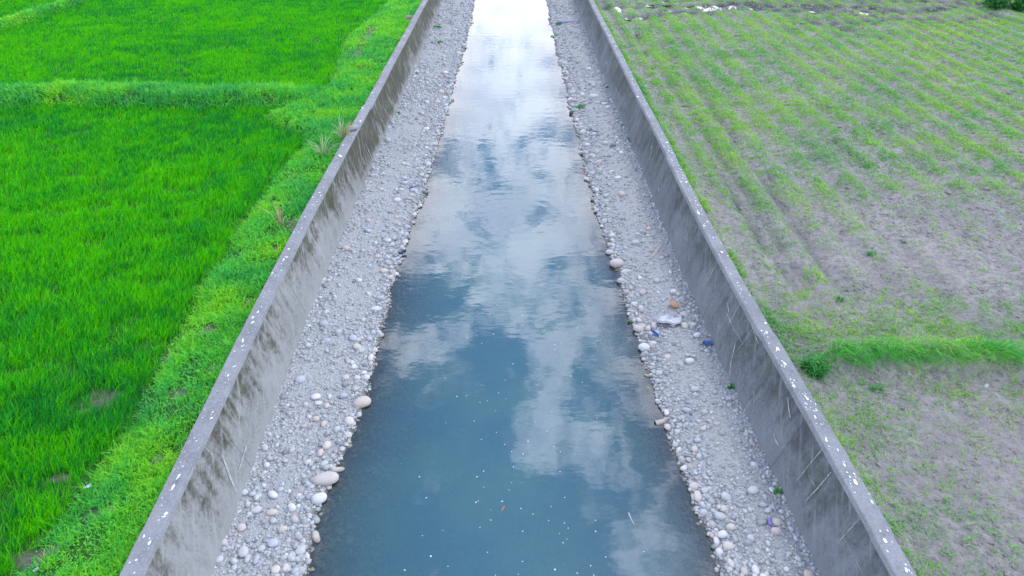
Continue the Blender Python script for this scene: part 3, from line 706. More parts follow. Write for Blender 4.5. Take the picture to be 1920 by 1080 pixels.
# ------------------------------------------------------------------ gravel of the two banks
PAL = np.array([(.46, .47, .48), (.39, .40, .41), (.51, .515, .52), (.32, .33, .345), (.48, .46, .425), (.44, .41, .39), (.41, .435, .48), (.56, .57, .58), (.25, .26, .275)])
PAL = PAL * np.array([.885, .925, .925])
PW = np.array([.24, .2, .14, .13, .07, .04, .09, .05, .04])
def bank_points(dens, d0, pw, ylo=3, yhi=62, under=1.1):
    out = []
    for s in (-1, 1):
        for ya in np.arange(ylo, yhi, 1.0):
            dn = dens * min(1.4, (d0 / math.sqrt(ya * ya + 90)) ** pw); n = rng.poisson(dn * 2.6)
            yy = rng.uniform(ya, ya + 1, n); wa = wl(yy, s)
            o = wa - under + rng.random(n) * (4.66 - wa + under)
            out.append(np.column_stack([cen(yy) + s * o, yy, o - wa, 4.62 - o]))
    return np.concatenate(out)
def scatter(dens, med, spread, ic, pw, keep, name_extra=0):
    B = bank_points(dens, 12, pw); x, y, dw, df = B.T
    k_ = keep(x, y, dw, df); B = B[rng.random(len(x)) < k_]; x, y, dw, df = B.T; n = len(x)
    dd = np.sqrt(x * x + y * y + 90)
    sz = med * (dd / 12) ** (pw * .42) * rng.lognormal(0, spread, n) * np.where((dw > -.2) & (dw < .35), 1.15, 1) * np.where(dw < 0, .9, 1)
    fl = rng.uniform(.45, .8, n)
    sz = np.minimum(sz, .035 + np.clip(df + .06, 0, 1) * .8)
    z = bed_z(x, y) + sz * fl * rng.uniform(-.05, .45, n) - np.where(dw < 0, .012, 0)
    z = np.where(dw < -.12, np.minimum(z, -.01 - sz * fl), z)
    V, F = lumps(np.column_stack([x, y, z]), sz, fl, ic)
    c = PAL[rng.choice(len(PAL), n, p=PW)] * rng.uniform(.82, 1.10, n)[:, None]
    c = np.where((dw < -.02)[:, None], c * np.array([.95, .92, .72]), c)
    return V, F, np.repeat(c, len(ic[0]), 0)
def sandy(x, y, dw, df):
    u_ = np.clip(dw / (dw + df + 1e-6), 0, 1)
    return sstep(fbm(x, y * .6, .9, 4, 145) + .45 * gauss(u_, .58, .22) - .20, .42, .66) * (dw > .25)
edge_keep = lambda x, y, dw, df: (1 - .6 * sandy(x, y, dw, df)) * np.clip(.30 + .75 * np.exp(-np.abs(dw) / .35) + .25 * np.exp(-df / .25) + .5 * (sstep(fbm(x, y, .8, 3, 141), .42, .62)) - .15 * (dw < 0) - .15 * (dw < -.6), 0, 1)
V1, F1, K1 = scatter(520, .020, .40, ICO1, 1.25, lambda x, y, dw, df: np.clip(edge_keep(x, y, dw, df) + .10 - .02 * sandy(x, y, dw, df), 0, 1))
V2, F2, K2 = scatter(135, .037, .34, ICO1, 1.1, edge_keep)
tag(mesh_obj('gravel', np.concatenate([V1, V2]), [np.concatenate([F1, F2 + len(V1)])], [M_STONE], col=np.concatenate([K1, K2]), smooth=True), 'pale grey river pebbles covering both sloping banks of the canal', 'gravel', kind='stuff')
print('gravel tris', len(F1) + len(F2))
# ------------------------------------------------------------------ single stones, placed where they lie
C3 = lambda x, y: (1120 + x / 5.4, 480 + y / 5.4); C8 = lambda x, y: (640 + x / 3, 720 + y / 3)
SCOL = {'g': ((.43, .44, .455), 'grey'), 'w': ((.55, .555, .57), 'whitish'), 't': ((.46, .42, .37), 'tan'), 'p': ((.46, .41, .39), 'pinkish'), 'b': ((.39, .42, .48), 'bluish grey'), 'd': ((.10, .105, .09), 'dark wet'), 'o': ((.50, .475, .435), 'cream')}
ST = [(677, 758, 34, 22, -20, 't', 'largest rounded cream boulder jutting from the left gravel into the dark water'),
      (608, 902, 46, 25, -14, 'o', 'long pale boulder lying at the left edge of the water, pointing at it'), (633, 883, 28, 12, -14, 'o', 'slim finger-shaped stone poking into the water beside a long pale boulder'),
      (598, 937, 30, 22, -25, 'w', 'broad angular whitish stone on the left shore below the finger-shaped stone'), (593, 1008, 16, 26, -30, 'o', 'steep tilted cream oval stone standing at the left waterline near the bottom'),
      (607, 999, 9, 9, 0, 'g', None), (610, 977, 12, 9, -30, 'o', None), (603, 967, 10, 14, 30, 'o', None), (615, 957, 11, 10, 0, 'g', None), (615, 939, 11, 9, 0, 'o', None),
      (660, 780, 13, 10, 0, 'g', None), (655, 791, 18, 15, 20, 'o', 'plump round cream stone on the left shore just below the largest boulder'), (654, 817, 14, 11, -10, 'o', None), (671, 789, 6, 4, 0, 'g', None), (650, 835, 9, 6, 0, 'w', None),
      (480, 958, 20, 14, -5, 'g', None), (510, 963, 22, 12, -8, 't', 'long tan cobble in the middle of the wide gravel at lower left'), (530, 993, 20, 13, -25, 't', None), (512, 978, 14, 13, 0, 'g', None), (453, 990, 16, 15, 0, 'p', 'pinkish blunt cobble near the left wall foot at the lower left'), (512, 1020, 20, 15, 10, 'b', 'bluish oval cobble in the lower left gravel among grey ones'), (563, 1035, 20, 15, -15, 'g', None), (458, 925, 14, 12, 0, 'g', None), (500, 873, 12, 12, 0, 'w', None), (498, 842, 12, 11, 0, 'g', None), (420, 1018, 14, 14, 0, 'p', None), (412, 1050, 15, 14, 0, 'g', None), (517, 1070, 16, 16, 0, 'o', None), (480, 1050, 12, 17, 0, 'b', None), (535, 1065, 11, 16, 0, 'o', None), (465, 1048, 10, 17, 0, 'g', None), (440, 1065, 12, 14, 0, 'g', None), (490, 1030, 15, 12, -30, 'g', None), (545, 1045, 12, 12, 0, 'g', None), (576, 1043, 8, 14, -30, 'w', None), (613, 837, 16, 17, 20, 'o', None), (600, 850, 11, 18, 0, 'p', None), (570, 800, 12, 7, 0, 't', None), (597, 757, 15, 9, 0, 'w', None), (613, 762, 11, 12, 0, 'o', None), (592, 787, 13, 12, 0, 't', 'warm tan lump among grey gravel, left bank, level with the largest boulder'), (580, 783, 10, 9, 0, 'o', None), (544, 810, 9, 8, 0, 'g', None), (520, 835, 8, 8, 0, 'w', None), (535, 865, 10, 9, 0, 'g', None), (505, 815, 9, 8, 0, 'g', None), (560, 930, 10, 9, 0, 'o', None),
      (695, 672, 11, 16, 10, 'o', None), (713, 676, 10, 7, 15, 'p', None), (703, 658, 12, 10, 0, 'o', None), (695, 683, 9, 7, 0, 'o', None), (670, 652, 17, 11, 0, 'o', None), (662, 636, 16, 14, 20, 'b', 'rounded blue-grey stone on the left bank, well back from the water'), (703, 581, 18, 10, 5, 'w', 'flat oval whitish stone at the left shore in mid channel'), (648, 709, 13, 11, 0, 'o', None), (670, 710, 14, 12, 0, 'o', None), (683, 700, 11, 9, 0, 'w', None), (743, 515, 10, 9, 0, 'w', None), (731, 522, 14, 10, -10, 'o', None), (740, 449, 10, 9, 0, 'g', None), (728, 452, 12, 11, 0, 'w', None), (752, 439, 12, 11, 0, 'g', None), (763, 427, 12, 9, 0, 'b', None), (777, 403, 9, 12, 0, 'o', None), (788, 387, 9, 7, 0, 'o', None), (649, 467, 14, 13, 0, 'p', 'round pinkish stone near the foot of the left wall, half way up'), (743, 408, 8, 7, 0, 't', None), (727, 483, 13, 6, 30, 'b', None), (708, 482, 10, 8, 0, 'p', None), (758, 498, 14, 6, 30, 'd', 'dark wet slab slipping off the left shore into the pale water'),
      (781, 135, 9, 9, 0, 'g', 'lone round grey stone high on the far left bank near the wall'), (835, 207, 12, 10, 30, 'b', None), (860, 102, 12, 9, 0, 'w', None), (885, 45, 8, 11, 0, 'g', None), (800, 193, 8, 12, -30, 'w', 'upright white stone on the far left bank'), (803, 308, 12, 10, 0, 'g', None), (820, 248, 9, 9, 0, 'p', None), (790, 330, 10, 8, 0, 'o', None),
      (1157, 496, 24, 17, 10, 'o', 'big blocky cream boulder on the right shore beside the pale water'), (1174, 511, 22, 10, -8, 'g', 'flat half-buried grey slab just behind the blocky cream boulder'), (1153, 517, 13, 9, 15, 'd', 'dark wet stone under the blocky cream boulder, right shore'), (1162, 548, 12, 8, 0, 'w', None), (1163, 564, 11, 10, 20, 'p', 'pinkish round stone touching the water on the right shore'), (1257, 511, 6, 12, 0, 'w', None), (1200, 522, 8, 9, 0, 'w', None), (1197, 618, 20, 15, 20, 'o', 'rounded cream boulder at the right waterline above a blue scrap'), (1215, 617, 10, 11, 0, 'p', None), (1226, 612, 11, 13, 15, 'p', None), (1224, 645, 14, 9, 0, 'o', None), (1208, 653, 21, 18, 25, 'w', 'thick rounded whitish boulder at the right waterline below a blue scrap'), (1200, 640, 9, 7, 0, 'w', None), (1222, 625, 13, 10, 0, 'w', None), (1307, 630, 15, 11, -10, 'w', 'white oval stone against the foot of the right wall'), (1284, 612, 14, 13, 0, 'o', None), (1300, 610, 12, 9, 30, 'o', None), (1263, 548, 12, 10, 0, 'w', None), (1272, 552, 9, 7, 0, 'o', None), (1252, 671, 12, 11, 0, 'o', None), (1289, 667, 10, 9, 0, 'g', None), (1194, 590, 6, 12, 15, 'p', None), (1190, 570, 14, 7, 0, 'w', None), (1282, 592, 15, 9, 20, 'g', None), (1240, 598, 11, 10, 0, 'g', None), (1292, 585, 6, 7, 0, 'o', None),
      (1308, 932, 16, 20, 0, 'o', 'tall rounded cream stone at the right waterline, lower right'), (1302, 913, 18, 15, -25, 'o', None), (1343, 1015, 10, 17, 10, 'w', None), (1348, 1035, 13, 14, 0, 'w', None), (1365, 1025, 20, 15, 10, 'o', 'broad cream oval cobble near the right waterline at the bottom'), (1370, 990, 18, 14, 25, 'o', None), (1350, 970, 20, 15, 0, 'g', None), (1360, 933, 18, 17, 0, 'g', None), (1448, 919, 11, 11, 0, 'w', 'round white stone beside the green sprig at the right wall foot'), (1455, 980, 20, 15, 0, 'p', 'upper of two big pinkish cobbles near the right wall foot'), (1455, 997, 18, 14, 15, 'p', 'lower of two big pinkish cobbles near the right wall foot'), (1417, 1070, 14, 17, 0, 'w', None), (1395, 1073, 16, 14, 0, 'o', None), (1302, 843, 12, 13, 0, 'o', None), (1288, 770, 16, 11, 20, 'b', None), (1302, 732, 18, 12, 10, 'g', None), (1307, 827, 14, 10, 0, 'b', None), (1318, 805, 12, 8, 15, 'o', None), (1382, 770, 7, 9, 0, 'p', None), (1370, 1057, 12, 20, -15, 'o', None), (1335, 1005, 9, 12, 0, 'p', None), (1316, 1010, 10, 9, 0, 'd', None), (1330, 985, 11, 9, 0, 'p', None), (1290, 862, 10, 9, 0, 'p', None), (1312, 875, 9, 8, 0, 'g', None), (1397, 960, 10, 9, 0, 'g', None), (1420, 1035, 12, 11, 0, 'g', None), (1440, 1020, 9, 12, 0, 'g', None), (1492, 1010, 9, 12, 0, 'g', None), (1478, 965, 8, 9, 0, 'g', None), (1330, 790, 9, 8, 0, 't', None), (1400, 810, 7, 7, 0, 'o', None), (1408, 828, 8, 8, 0, 'p', None),
      (1252, 802, 12, 12, 0, 'o', None), (1270, 810, 12, 10, 0, 'o', None), (1223, 755, 9, 9, 0, 't', None), (1250, 775, 10, 13, 0, 'w', None), (1232, 752, 7, 9, 0, 'w', None), (1273, 845, 10, 12, 30, 'o', None), (1264, 870, 10, 9, 0, 't', None), (1147, 443, 11, 8, 0, 'w', None), (1133, 417, 12, 12, 0, 'g', None), (1073, 213, 12, 8, 0, 'd', None), (1073, 175, 12, 9, 0, 'g', None), (1113, 182, 16, 9, 0, 'w', 'wide white flat stone on the far right bank'), (1140, 202, 10, 6, 0, 'w', None), (1090, 288, 11, 10, 0, 'g', None), (1100, 337, 11, 9, 0, 'g', None), (1068, 160, 8, 7, 0, 'g', None), (1052, 100, 8, 7, 0, 'g', None), (1180, 590, 8, 7, 0, 'o', None), (1196, 440, 8, 7, 0, 'g', None), (1240, 485, 10, 9, 0, 'b', None)]
spots = []
def place(a, b, z0=.0):
    q = px(a, b, .1)
    for _ in range(6): q = px(a, b, float(bed_z(np.array([q[0]]), np.array([q[1]]))[0]) + z0)
    return q
for (a, b, wpx, hpx, ang, cc, lab) in ST:
    q = place(a, b); dep_ = q[1] * math.cos(PITCH) + (CAMZ - q[2]) * math.sin(PITCH)
    mpp = dep_ / 1280; L = wpx * mpp / 2; Wd = hpx * mpp / 2 * 1.12
    spots.append((q, L, Wd, R(-ang), cc, lab))
nx = 0
while nx < 132:                                   # other cobbles big enough to pick out
    s = random.choice((-1, 1)); yy = 4.5 + 32 * random.random() ** 1.5; wa = float(wl(np.array([yy]), s)[0])
    oo = wa + (random.random() ** 1.8) * (4.45 - wa) + .02
    xx = float(cen(yy)) + s * oo; sz = random.uniform(.055, .095) * (1 + yy / 60)
    if any((xx - q[0]) ** 2 + (yy - q[1]) ** 2 < (l + sz) ** 2 for (q, l, *_r) in spots): continue
    spots.append((np.array([xx, yy, float(bed_z(np.array([xx]), np.array([yy]))[0])]), sz, sz * random.uniform(.62, .95), random.uniform(0, 3.1), random.choice('gggwwotpb'), None)); nx += 1
for (q, L, Wd, ang, cc, lab) in spots:
    flip = Wd > L
    half = max(L, Wd); el = min(L, Wd) / half; hgt = min(.62, .78 * el)
    V, F = lumps(np.zeros((1, 3)), np.array([half]), np.array([hgt]), ICO3 if half > .07 else ICO2, .16, np.array([ang + (R(90) if flip else 0)]), np.array([max(.42, el)]), .08)
    base = np.array(SCOL[cc][0]) * random.uniform(.92, 1.08)
    o = mesh_obj('stone', V, [F], [M_STONE], col=np.repeat(base[None], len(V), 0), smooth=True)
    o.location = (q[0], q[1], q[2] + half * hgt * .45)
    if lab is None:
        s = -1 if q[0] < cen(q[1]) else 1; oo = abs(q[0] - float(cen(q[1]))); dw = oo - float(wl(np.array([q[1]]), s)[0])
        lab = ('large' if half > .15 else 'medium' if half > .095 else 'small') + (' long' if el < .62 else ' oval' if el < .84 else ' round') + ' ' + SCOL[cc][1] + ' stone '
        lab += ("at the water's edge" if dw < .3 else 'beside the wall foot' if oo > 4.2 else 'amid the gravel') + (' on the left bank' if s < 0 else ' on the right bank')
        lab += (', bottom' if q[1] < 8.5 else ', lower half' if q[1] < 12.5 else ', middle' if q[1] < 18 else ', far end')
    tag(o, lab, 'stone', 'larger stones on the gravel banks')

# stones sitting on the left wall
for (a, b, r_, lab, c_) in ((661, 241, .20, 'grey concrete lump lying on top of the left wall next to tall grass', (.30, .30, .33)), (766, 34, .22, 'brownish lump on the far end of the left wall top', (.25, .21, .20))):
    q = px(a, b, TOP + .05)
    V, F = lumps(np.zeros((1, 3)), np.array([r_]), np.array([.5]), ICO2, .45, np.array([.3]), np.array([.7]), .1)
    o = mesh_obj('rubble', V, [F], [M_STONE], col=np.repeat(np.array([c_]), len(V), 0), smooth=False); o.location = (q[0], q[1], TOP + r_ * .38)
    tag(o, lab, 'rubble')

# ------------------------------------------------------------------ litter
def simple(name, colr, rough=.5): return plain(name, colr, rough, .08, 30)
M_BLUE = simple('blue_plastic', (.02, .10, .30)); M_LBLUE = simple('pale_blue_plastic', (.35, .55, .72)); M_WHITEP = simple('white_plastic', (.52, .55, .60), .4); M_RUST = simple('rust_orange', (.36, .22, .13), .8)
M_NAVY = simple('navy_plastic', (.05, .08, .20)); M_PURPLE = simple('violet_plastic', (.16, .14, .40), .3); M_WOOD = simple('bleached_wood', (.42, .38, .33), .8); M_DARKW = simple('dark_end', (.05, .045, .04), .8)
def sheet(name, L, W, mat, curl=.25, thick=.008, crumple=.02, seed=0, nx=14, ny=8):
    """a curled scrap with real thickness"""
    u_, v_ = np.meshgrid(np.linspace(-1, 1, nx), np.linspace(-1, 1, ny), indexing='ij')
    rx = L / 2 * u_ * (1 - .1 * v_ ** 2); ry = W / 2 * v_ * (1 - .35 * u_ ** 2)
    z = curl * W * v_ ** 2 + crumple * (fbm(u_ * 2 + seed, v_ * 2, 1.0, 3, 151) - .5) * 4 + .02 * u_
    T = np.stack([rx, ry, z + thick], -1).reshape(-1, 3); B = np.stack([rx, ry, z], -1).reshape(-1, 3)
    f = grid_faces(nx, ny); n = nx * ny; i = np.arange(n).reshape(nx, ny)
    loop = np.concatenate([i[:, 0], i[-1, 1:], i[-2::-1, -1], i[0, -2:0:-1]]); l2 = np.roll(loop, -1)
    side = np.stack([loop, l2, l2 + n, loop + n], 1)
    return mesh_obj(name, np.concatenate([T, B]), [f[:, ::-1], f + n, side], [mat], smooth=True)
def put(o, a, b, rz, dz=.03, tilt=(0, 0)):
    q = place(a, b); o.location = (q[0], q[1], q[2] + dz); o.rotation_euler = (tilt[0], tilt[1], rz); return o
tag(put(sheet('plastic_scrap', .27, .08, M_BLUE, .3), 1226, 632, R(-55), .10, (.2, .3)), 'narrow bright blue plastic scrap resting on stones at the right waterline', 'litter')
tag(put(sheet('plastic_scrap', .22, .11, M_BLUE, .2, crumple=.03, seed=4), 1326, 648, R(-25), .05), 'crumpled blue plastic scrap at the foot of the right wall', 'litter')
tag(put(sheet('plastic_scrap', .20, .10, M_LBLUE, .2, crumple=.03, seed=8), 688, 433, R(20), .05), 'pale blue plastic scrap on the left gravel near the wall', 'litter')
tag(put(sheet('plastic_scrap', .26, .09, M_NAVY, .4, crumple=.03, seed=11), 754, 477, R(35), .05), 'navy and curled plastic scrap at the left waterline above a dark wet slab', 'litter')
bag = sheet('plastic_bag', .56, .28, M_WHITEP, .10, .05, .05, 21, 26, 16)
tag(put(bag, 1254, 607, R(-14), .05), 'crumpled white plastic bag flattened on the right gravel bank', 'litter')
V, F = lumps(np.zeros((1, 3)), np.array([.13]), np.array([.45]), ICO2, .55, np.array([-.5]), np.array([.62]), .1)
o = mesh_obj('brick_chunk', V, [F], [M_RUST]); q = place(1264, 575); o.location = (q[0], q[1], q[2] + .05)
tag(o, 'rusty orange broken chunk on the right gravel above the white bag', 'rubble')
def tube(name, L, r, mat, endmat=None, bend=0.0, taper=.8, seg=10, ring=12, wob=.1):
    t_ = np.linspace(-.5, .5, seg); th = np.linspace(0, 2 * np.pi, ring, endpoint=False)
    rr = r * (1 - (1 - taper) * (t_ + .5)) * (1 + wob * (rng.random(seg) - .5))
    V = np.stack([np.stack([np.full(ring, tt * L), rr[i] * np.cos(th) + bend * L * (tt * tt), rr[i] * np.sin(th)], 1) for i, tt in enumerate(t_)]).reshape(-1, 3)
    i = np.arange(seg * ring).reshape(seg, ring); j = np.roll(i, -1, 1)
    f = np.stack([i[:-1], j[:-1], j[1:], i[1:]], -1).reshape(-1, 4)
    V = np.concatenate([V, [[-.5 * L * 1.0, bend * L * .25, 0], [.5 * L, bend * L * .25, 0]]]); n = seg * ring; k_ = np.arange(ring)
    c1 = np.stack([np.full(ring, n), (k_ + 1) % ring, k_], 1); c2 = np.stack([np.full(ring, n + 1), k_ + n - ring, (k_ + 1) % ring + n - ring], 1)
    mi = np.concatenate([np.zeros(len(f), int), np.ones(ring, int) * (1 if endmat else 0), np.zeros(ring, int)])
    return mesh_obj(name, V, [f, np.concatenate([c1, c2])], [mat] + ([endmat] if endmat else []), smooth=False, mat_idx=mi)
tag(put(tube('log', .24, .055, M_WOOD, M_DARKW, .05, .95), 1238, 795, R(20), .05), 'short pale log with a dark cut end poking into water on the right shore', 'log')
tag(put(tube('pipe', 1.25, .05, simple('faded_blue_pipe', (.20, .25, .42), .5), None, .03, 1, 12, 12, 0), 1063, 43, R(4), .07), 'long faded blue pipe lying across the far right gravel', 'pipe')
tag(put(tube('stick', .45, .022, M_NAVY, None, .1, .6), 1113, 247, R(-55), .05), 'dark blue stick lying on the far right gravel', 'stick')
tag(put(tube('stick', .40, .022, M_NAVY, None, .1, .6), 778, 352, R(40), .05), 'dark blue stick on the left gravel near the waterline', 'stick')
tag(put(tube('stick', .75, .022, M_WOOD, None, .08, .5), 1232, 473, R(62), .06), 'pale branch leaning by the foot of the right wall', 'stick')
q = px(1183, 973, -.01); o = tube('stick', .24, .016, M_WOOD, None, .12, .5); o.location = (q[0], q[1], -.006); o.rotation_euler = (0, 0, R(-75))
tag(o, 'pale stick floating in the dark water by the lower right shore', 'stick')
# small violet bottle: body, neck and cap turned as one profile with a cap of its own
def lathe(name, prof, mat, ring=14, parent=None):
    th = np.linspace(0, 2 * np.pi, ring, endpoint=False)
    V = np.stack([np.stack([np.full(ring, a), b * np.cos(th), b * np.sin(th)], 1) for a, b in prof]).reshape(-1, 3)
    i = np.arange(len(prof) * ring).reshape(len(prof), ring); j = np.roll(i, -1, 1)
    return mesh_obj(name, V, [np.stack([i[:-1], j[:-1], j[1:], i[1:]], -1).reshape(-1, 4)], [mat], smooth=True, parent=parent)
bt = lathe('bottle', [(0, .001), (0, .032), (.01, .036), (.12, .036), (.15, .018), (.17, .014), (.17, .001)], M_PURPLE)
lathe('cap', [(.165, .016), (.19, .016), (.19, .001)], M_WHITEP, parent=bt)
tag(put(bt, 1443, 990, R(78), .06), 'small violet plastic bottle beside the big pinkish cobbles', 'bottle')
for (a, b, lab) in ((161, 906, 'pale scrap lying in the weeds between rice and wall, lower left'), (67, 1068, 'tiny white scrap in the weeds at the bottom left corner'), (1849, 726, 'pale scrap on the mud below the grassy ridge at the right edge')):
    q = px(a, b, 1.40 if a < 900 else 1.28); o = sheet('paper_scrap', .12 if a == 161 else .07, .06, M_WHITEP, .3, crumple=.02, seed=a)
    o.location = (q[0], q[1], (float(zl(np.array([q[0]]), np.array([q[1]]))[0]) + .14) if a < 900 else 1.30); tag(o, lab, 'litter')

# ------------------------------------------------------------------ orange fish just under the surface
M_FISH = simple('orange_fish', (.42, .13, .06), .6)
prof = [(-.5, .001, .001), (-.46, .055, .06), (-.36, .085, .11), (-.2, .10, .135), (0, .09, .125), (.2, .055, .085), (.34, .025, .05), (.42, .016, .055), (.5, .010, .10), (.54, .004, .12)]
ring = 12; th = np.linspace(0, 2 * np.pi, ring, endpoint=False)
V = np.stack([np.stack([np.full(ring, a * .30), b * .30 * np.cos(th) + .012 * math.sin(a * 5), c * .30 * np.sin(th)], 1) for a, b, c in prof]).reshape(-1, 3)
i = np.arange(len(prof) * ring).reshape(len(prof), ring); j = np.roll(i, -1, 1)
f = np.stack([i[:-1], j[:-1], j[1:], i[1:]], -1).reshape(-1, 4)
fins = np.array([[-.06, 0, .035], [.04, 0, .030], [.02, .004, .062], [-.03, -.004, .058], [-.08, .028, -.01], [-.05, .028, -.01], [-.035, .062, -.018], [-.08, -.028, -.01], [-.05, -.028, -.01], [-.035, -.062, -.018]])
nb_ = len(V); V = np.concatenate([V, fins])
o = mesh_obj('fish', V, [f, np.array([[0, 1, 2, 3]]) + nb_, np.array([[4, 5, 6], [7, 8, 9]]) + nb_], [M_FISH], smooth=True)
q = px(942, 957, -.03); o.location = (q[0], q[1], -.012); o.rotation_euler = (0, 0, R(238)); o.scale = (.62, .62, .62)
tag(o, 'small orange fish swimming just under the surface of the dark water', 'fish')

# ------------------------------------------------------------------ white flecks floating on the water
FL = [(748, 208), (566, 184), (588, 219), (622, 244), (820, 95), (780, 102), (938, 66), (926, 82), (983, 130), (885, 50), (868, 150), (797, 160), (872, 272), (825, 260), (787, 312), (918, 340), (868, 330), (1050, 322), (1045, 175), (1092, 210), (1184, 158), (1127, 264), (1157, 264), (1362, 105), (1437, 190), (1232, 380), (1213, 402), (1195, 352), (1118, 433), (958, 380), (1022, 395), (883, 398), (800, 490), (848, 484), (763, 522), (968, 465), (1027, 478), (1230, 492), (1022, 543), (958, 555), (943, 596), (1148, 580), (800, 580), (1063, 628), (1257, 637), (903, 660), (955, 678), (1010, 700), (1095, 683), (1180, 690), (840, 708), (848, 732), (840, 765), (825, 748), (1078, 732), (1165, 768), (1160, 800), (1255, 782), (1267, 738), (1276, 810), (1430, 768), (1432, 705), (1430, 828), (973, 833), (1020, 828), (780, 806), (655, 822), (572, 822), (1192, 862), (1226, 842), (1268, 872), (1315, 893), (1247, 893), (1205, 1010), (1202, 1043), (1327, 1063), (1327, 990), (1403, 1022), (1450, 1015), (1420, 1075), (1487, 972), (1353, 972), (822, 946), (597, 944), (503, 968), (600, 1025), (513, 1070), (357, 1046), (306, 930), (456, 853), (438, 522), (374, 403), (478, 640), (490, 635), (757, 665), (770, 658), (980, 992), (1018, 998), (927, 1003), (995, 1070), (867, 1075), (820, 1050), (704, 66), (765, 37), (650, 70), (1700, 942), (482, 118)]
FL = [C8(*p) for p in FL] + [C5(*p) for p in [(760, 808), (870, 738), (790, 852), (838, 675), (902, 692), (738, 730), (835, 800), (855, 798), (1018, 692), (1045, 768), (966, 966), (1000, 1030), (1016, 750), (708, 820), (790, 1020), (922, 1058), (1315, 945), (1200, 885), (1235, 850), (1380, 902), (1330, 765), (1385, 710), (1205, 785), (1200, 858), (650, 660), (875, 635), (645, 858), (585, 1045), (1115, 195), (945, 165), (942, 430), (1076, 398), (892, 445), (720, 480), (890, 222), (1022, 250), (1160, 1045), (1290, 1035), (1355, 1070), (870, 345)]]
shapes = []
for kx in range(6):
    V, F = lumps(np.zeros((1, 3)), np.array([1.0]), np.array([.28]), ICO1, .5, np.array([random.uniform(0, 3)]), np.array([random.uniform(.6, .95)]), .05)
    o = mesh_obj('foam_fleck', V, [F], [M_DROP], smooth=True); shapes.append(o.data); bpy.data.objects.remove(o)
FL = [p for i_, p in enumerate(FL) if i_ % 5 not in (1, 3)]
for i_, (a, b) in enumerate(FL):
    q = px(a, b, .004); o = bpy.data.objects.new('foam_fleck', shapes[i_ % 6]); COL.objects.link(o)
    sc_ = random.uniform(.008, .015) * (1.25 if i_ % 9 == 0 else 1); o.scale = (sc_, sc_, sc_); o.location = (q[0], q[1], .003); o.rotation_euler = (0, 0, random.uniform(0, 6))
    where = 'upper' if b < 640 else 'middle' if b < 830 else 'lower'
    tag(o, f'tiny white fleck of foam floating on the {where} stretch of dark water', 'foam fleck', 'white flecks floating on the dark water')

# ------------------------------------------------------------------ single plants
def tuft(name, pts_n, rad, hmin, hmax, wd, cols, leanm, lab, cat, loc, group=None, leafn=0, leafs=.03, curve=.8):
    n = pts_n; a = rng.uniform(0, 6.28, n); r_ = rad * np.sqrt(rng.random(n))
    P = np.column_stack([r_ * np.cos(a), r_ * np.sin(a), np.zeros(n)])
    V, q_, t_, C = blades(P, rng.uniform(hmin, hmax, n), wd * rng.uniform(.7, 1.3, n), a + rng.normal(0, .6, n), np.clip(rng.normal(leanm, .25, n), 0, 1.4), mixc(rng.random(n), *cols), curve)
    Fs = [q_, t_]
    if leafn:
        a = rng.uniform(0, 6.28, leafn); r_ = rad * np.sqrt(rng.random(leafn)) * 1.2
        P = np.column_stack([r_ * np.cos(a), r_ * np.sin(a), hmax * rng.random(leafn) * np.clip(1.1 - (r_ / rad / 1.2) ** 2, .15, 1)])
        V2, q2, C2_ = leaflets(P, leafs * rng.uniform(.6, 1.4, leafn), mixc(rng.random(leafn), *cols))
        Fs = [np.concatenate([q_, q2 + len(V)]), t_]; V = np.concatenate([V, V2]); C = np.concatenate([C, C2_])
    o = mesh_obj(name, V, Fs, [M_LEAF], col=C); o.location = loc
    return tag(o, lab, cat, group)
G1 = ((.010, .17, .06), (.025, .30, .04), (.09, .40, .03)); PALE = ((.16, .34, .16), (.30, .46, .26), (.42, .44, .24), (.34, .20, .10))
def lz(q): return (q[0], q[1], float(zl(np.array([q[0]]), np.array([q[1]]))[0]) - .02)
def rz_(q): return (q[0], q[1], float(zr(np.array([q[0]]), np.array([q[1]]), False)[0]) - .02)
TG = 'tall pale grass behind the left wall'
tuft('tall_grass', 46, .10, .5, 1.05, .030, PALE, .42, 'tall pale grass clump beside the grey lump on the left wall', 'grass clump', lz(px(643, 262, 1.35)), TG)
tuft('tall_grass', 40, .10, .4, .95, .028, PALE, .55, 'arching pale grass clump behind the left wall, lower of the close pair', 'grass clump', lz(px(609, 292, 1.35)), TG)
tuft('tall_grass', 16, .05, .4, .85, .024, PALE, .25, 'thin upright grass clump with straw stems standing alone behind left wall', 'grass clump', lz(px(528, 425, 1.35)), TG)
tuft('grass_clump', 150, .19, .10, .38, .020, G1, .75, 'dense dark green grass clump beside the right wall, at the ridge end', 'grass clump', rz_(px(1526, 690, 1.3)), None, 420, .030, 1.5)
for (a, b, lab) in ((1575, 560, 'small dense green tuft alone on the bare grey mud'), (1634, 476, 'faint green tuft at the far side of the bare mud patch'), (1646, 726, 'bright green tuft on the mud below the grassy ridge')):
    tuft('grass_tuft', 60, .08, .06, .15, .016, G1, .7, lab, 'grass tuft', rz_(px(a, b, 1.26)), 'green tufts on the mud field')
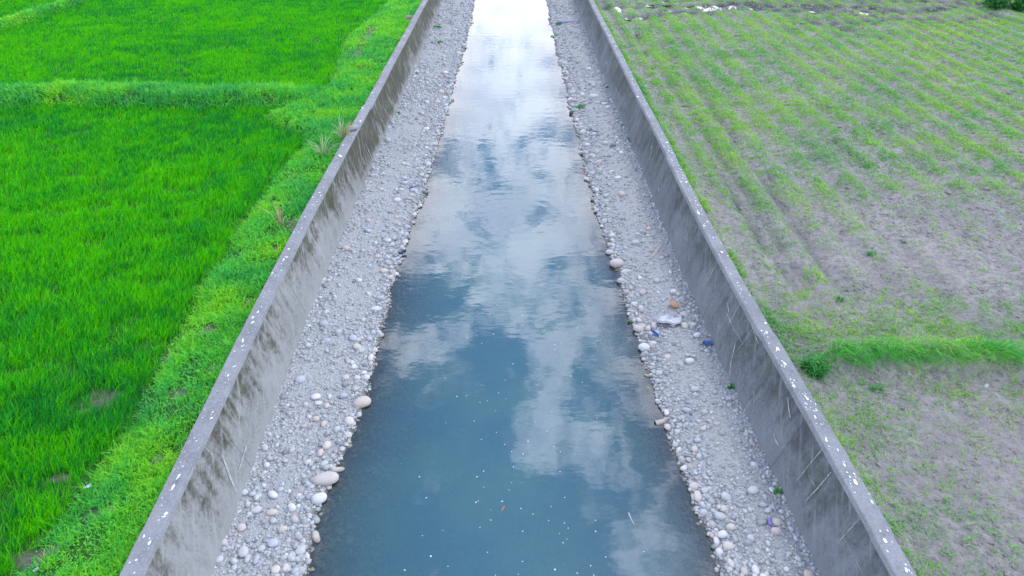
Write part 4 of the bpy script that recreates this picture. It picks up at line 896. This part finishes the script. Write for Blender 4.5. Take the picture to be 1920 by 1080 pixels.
for (a, b, r_, lab) in ((1458, 921, .09, 'leafy green sprig at the foot of the right wall, lower right'), (1370, 724, .07, 'small green sprig low on the right wall foot, mid height'), (1139, 163, .10, 'topmost green sprig at the right wall foot'), (1167, 236, .09, 'green sprig at the far right wall foot, second from the top'), (1178, 262, .09, 'green sprig at the far right wall foot, third from the top'), (747, 211, .12, 'bright green sprig at the foot of the left wall'), (1190, 690, .05, 'tiny green sprig at the right waterline near the rounded boulders'), (1180, 603, .07, 'green sprig hanging into the water at the right shore')):
    q = place(a, b, .05)
    tuft('weed_plant', 14, r_ * .5, .05, .14, .02, G1, .6, lab, 'plant', (q[0], q[1], q[2] - .06), 'green sprigs on the gravel banks', int(700 * r_), .028)
for (a, b) in ((820, 50), (823, 79), (1040, 68), (1047, 45), (1088, 200)):
    q = place(a, b, .04)
    tuft('weed_plant', 60, .22, .05, .16, .03, G1, .7, 'low spreading green weed on the far end of the ' + ('left' if a < 950 else 'right') + f' gravel bank, {"upper" if b < 60 else "lower"} one', 'plant', (q[0], q[1], q[2] - .05), 'low weeds at the far end of the gravel banks', 60, .05)
# bush and green plot in the far right corner
q = px(1893, 4, 1.6)
n = 2600; dv = rng.normal(size=(n, 3)); dv /= np.linalg.norm(dv, axis=1)[:, None]
lobes = np.array([(-.9, 0, .55, .7), (.1, .2, .75, .9), (1.0, -.1, .6, .75), (.4, -.7, .4, .55), (1.9, .1, .55, .7), (-.4, .6, .7, .7)])
k_ = rng.integers(0, len(lobes), n)
P = lobes[k_, :3] + dv * lobes[k_, 3:4] * (.55 + .5 * rng.random((n, 1))); P[:, 2] = np.abs(P[:, 2])
V, q_, C = leaflets(P, rng.uniform(.06, .12, n), mixc(rng.random(n), (.008, .12, .03), (.02, .22, .04), (.04, .30, .03)))
bush = tag(mesh_obj('bush', V, [q_], [M_LEAF], col=C), 'dark green bush in the far right corner beyond the mud field', 'bush'); bush.location = (q[0], q[1], 1.2)
for kx in range(5):
    st = tube('stem', 1.0, .03, M_DARKW, None, .1, .5, 6, 7); st.parent = bush; st.rotation_euler = (0, R(-70 + 9 * kx), R(72 * kx)); st.location = (.35 * kx - .6, .1, .4)
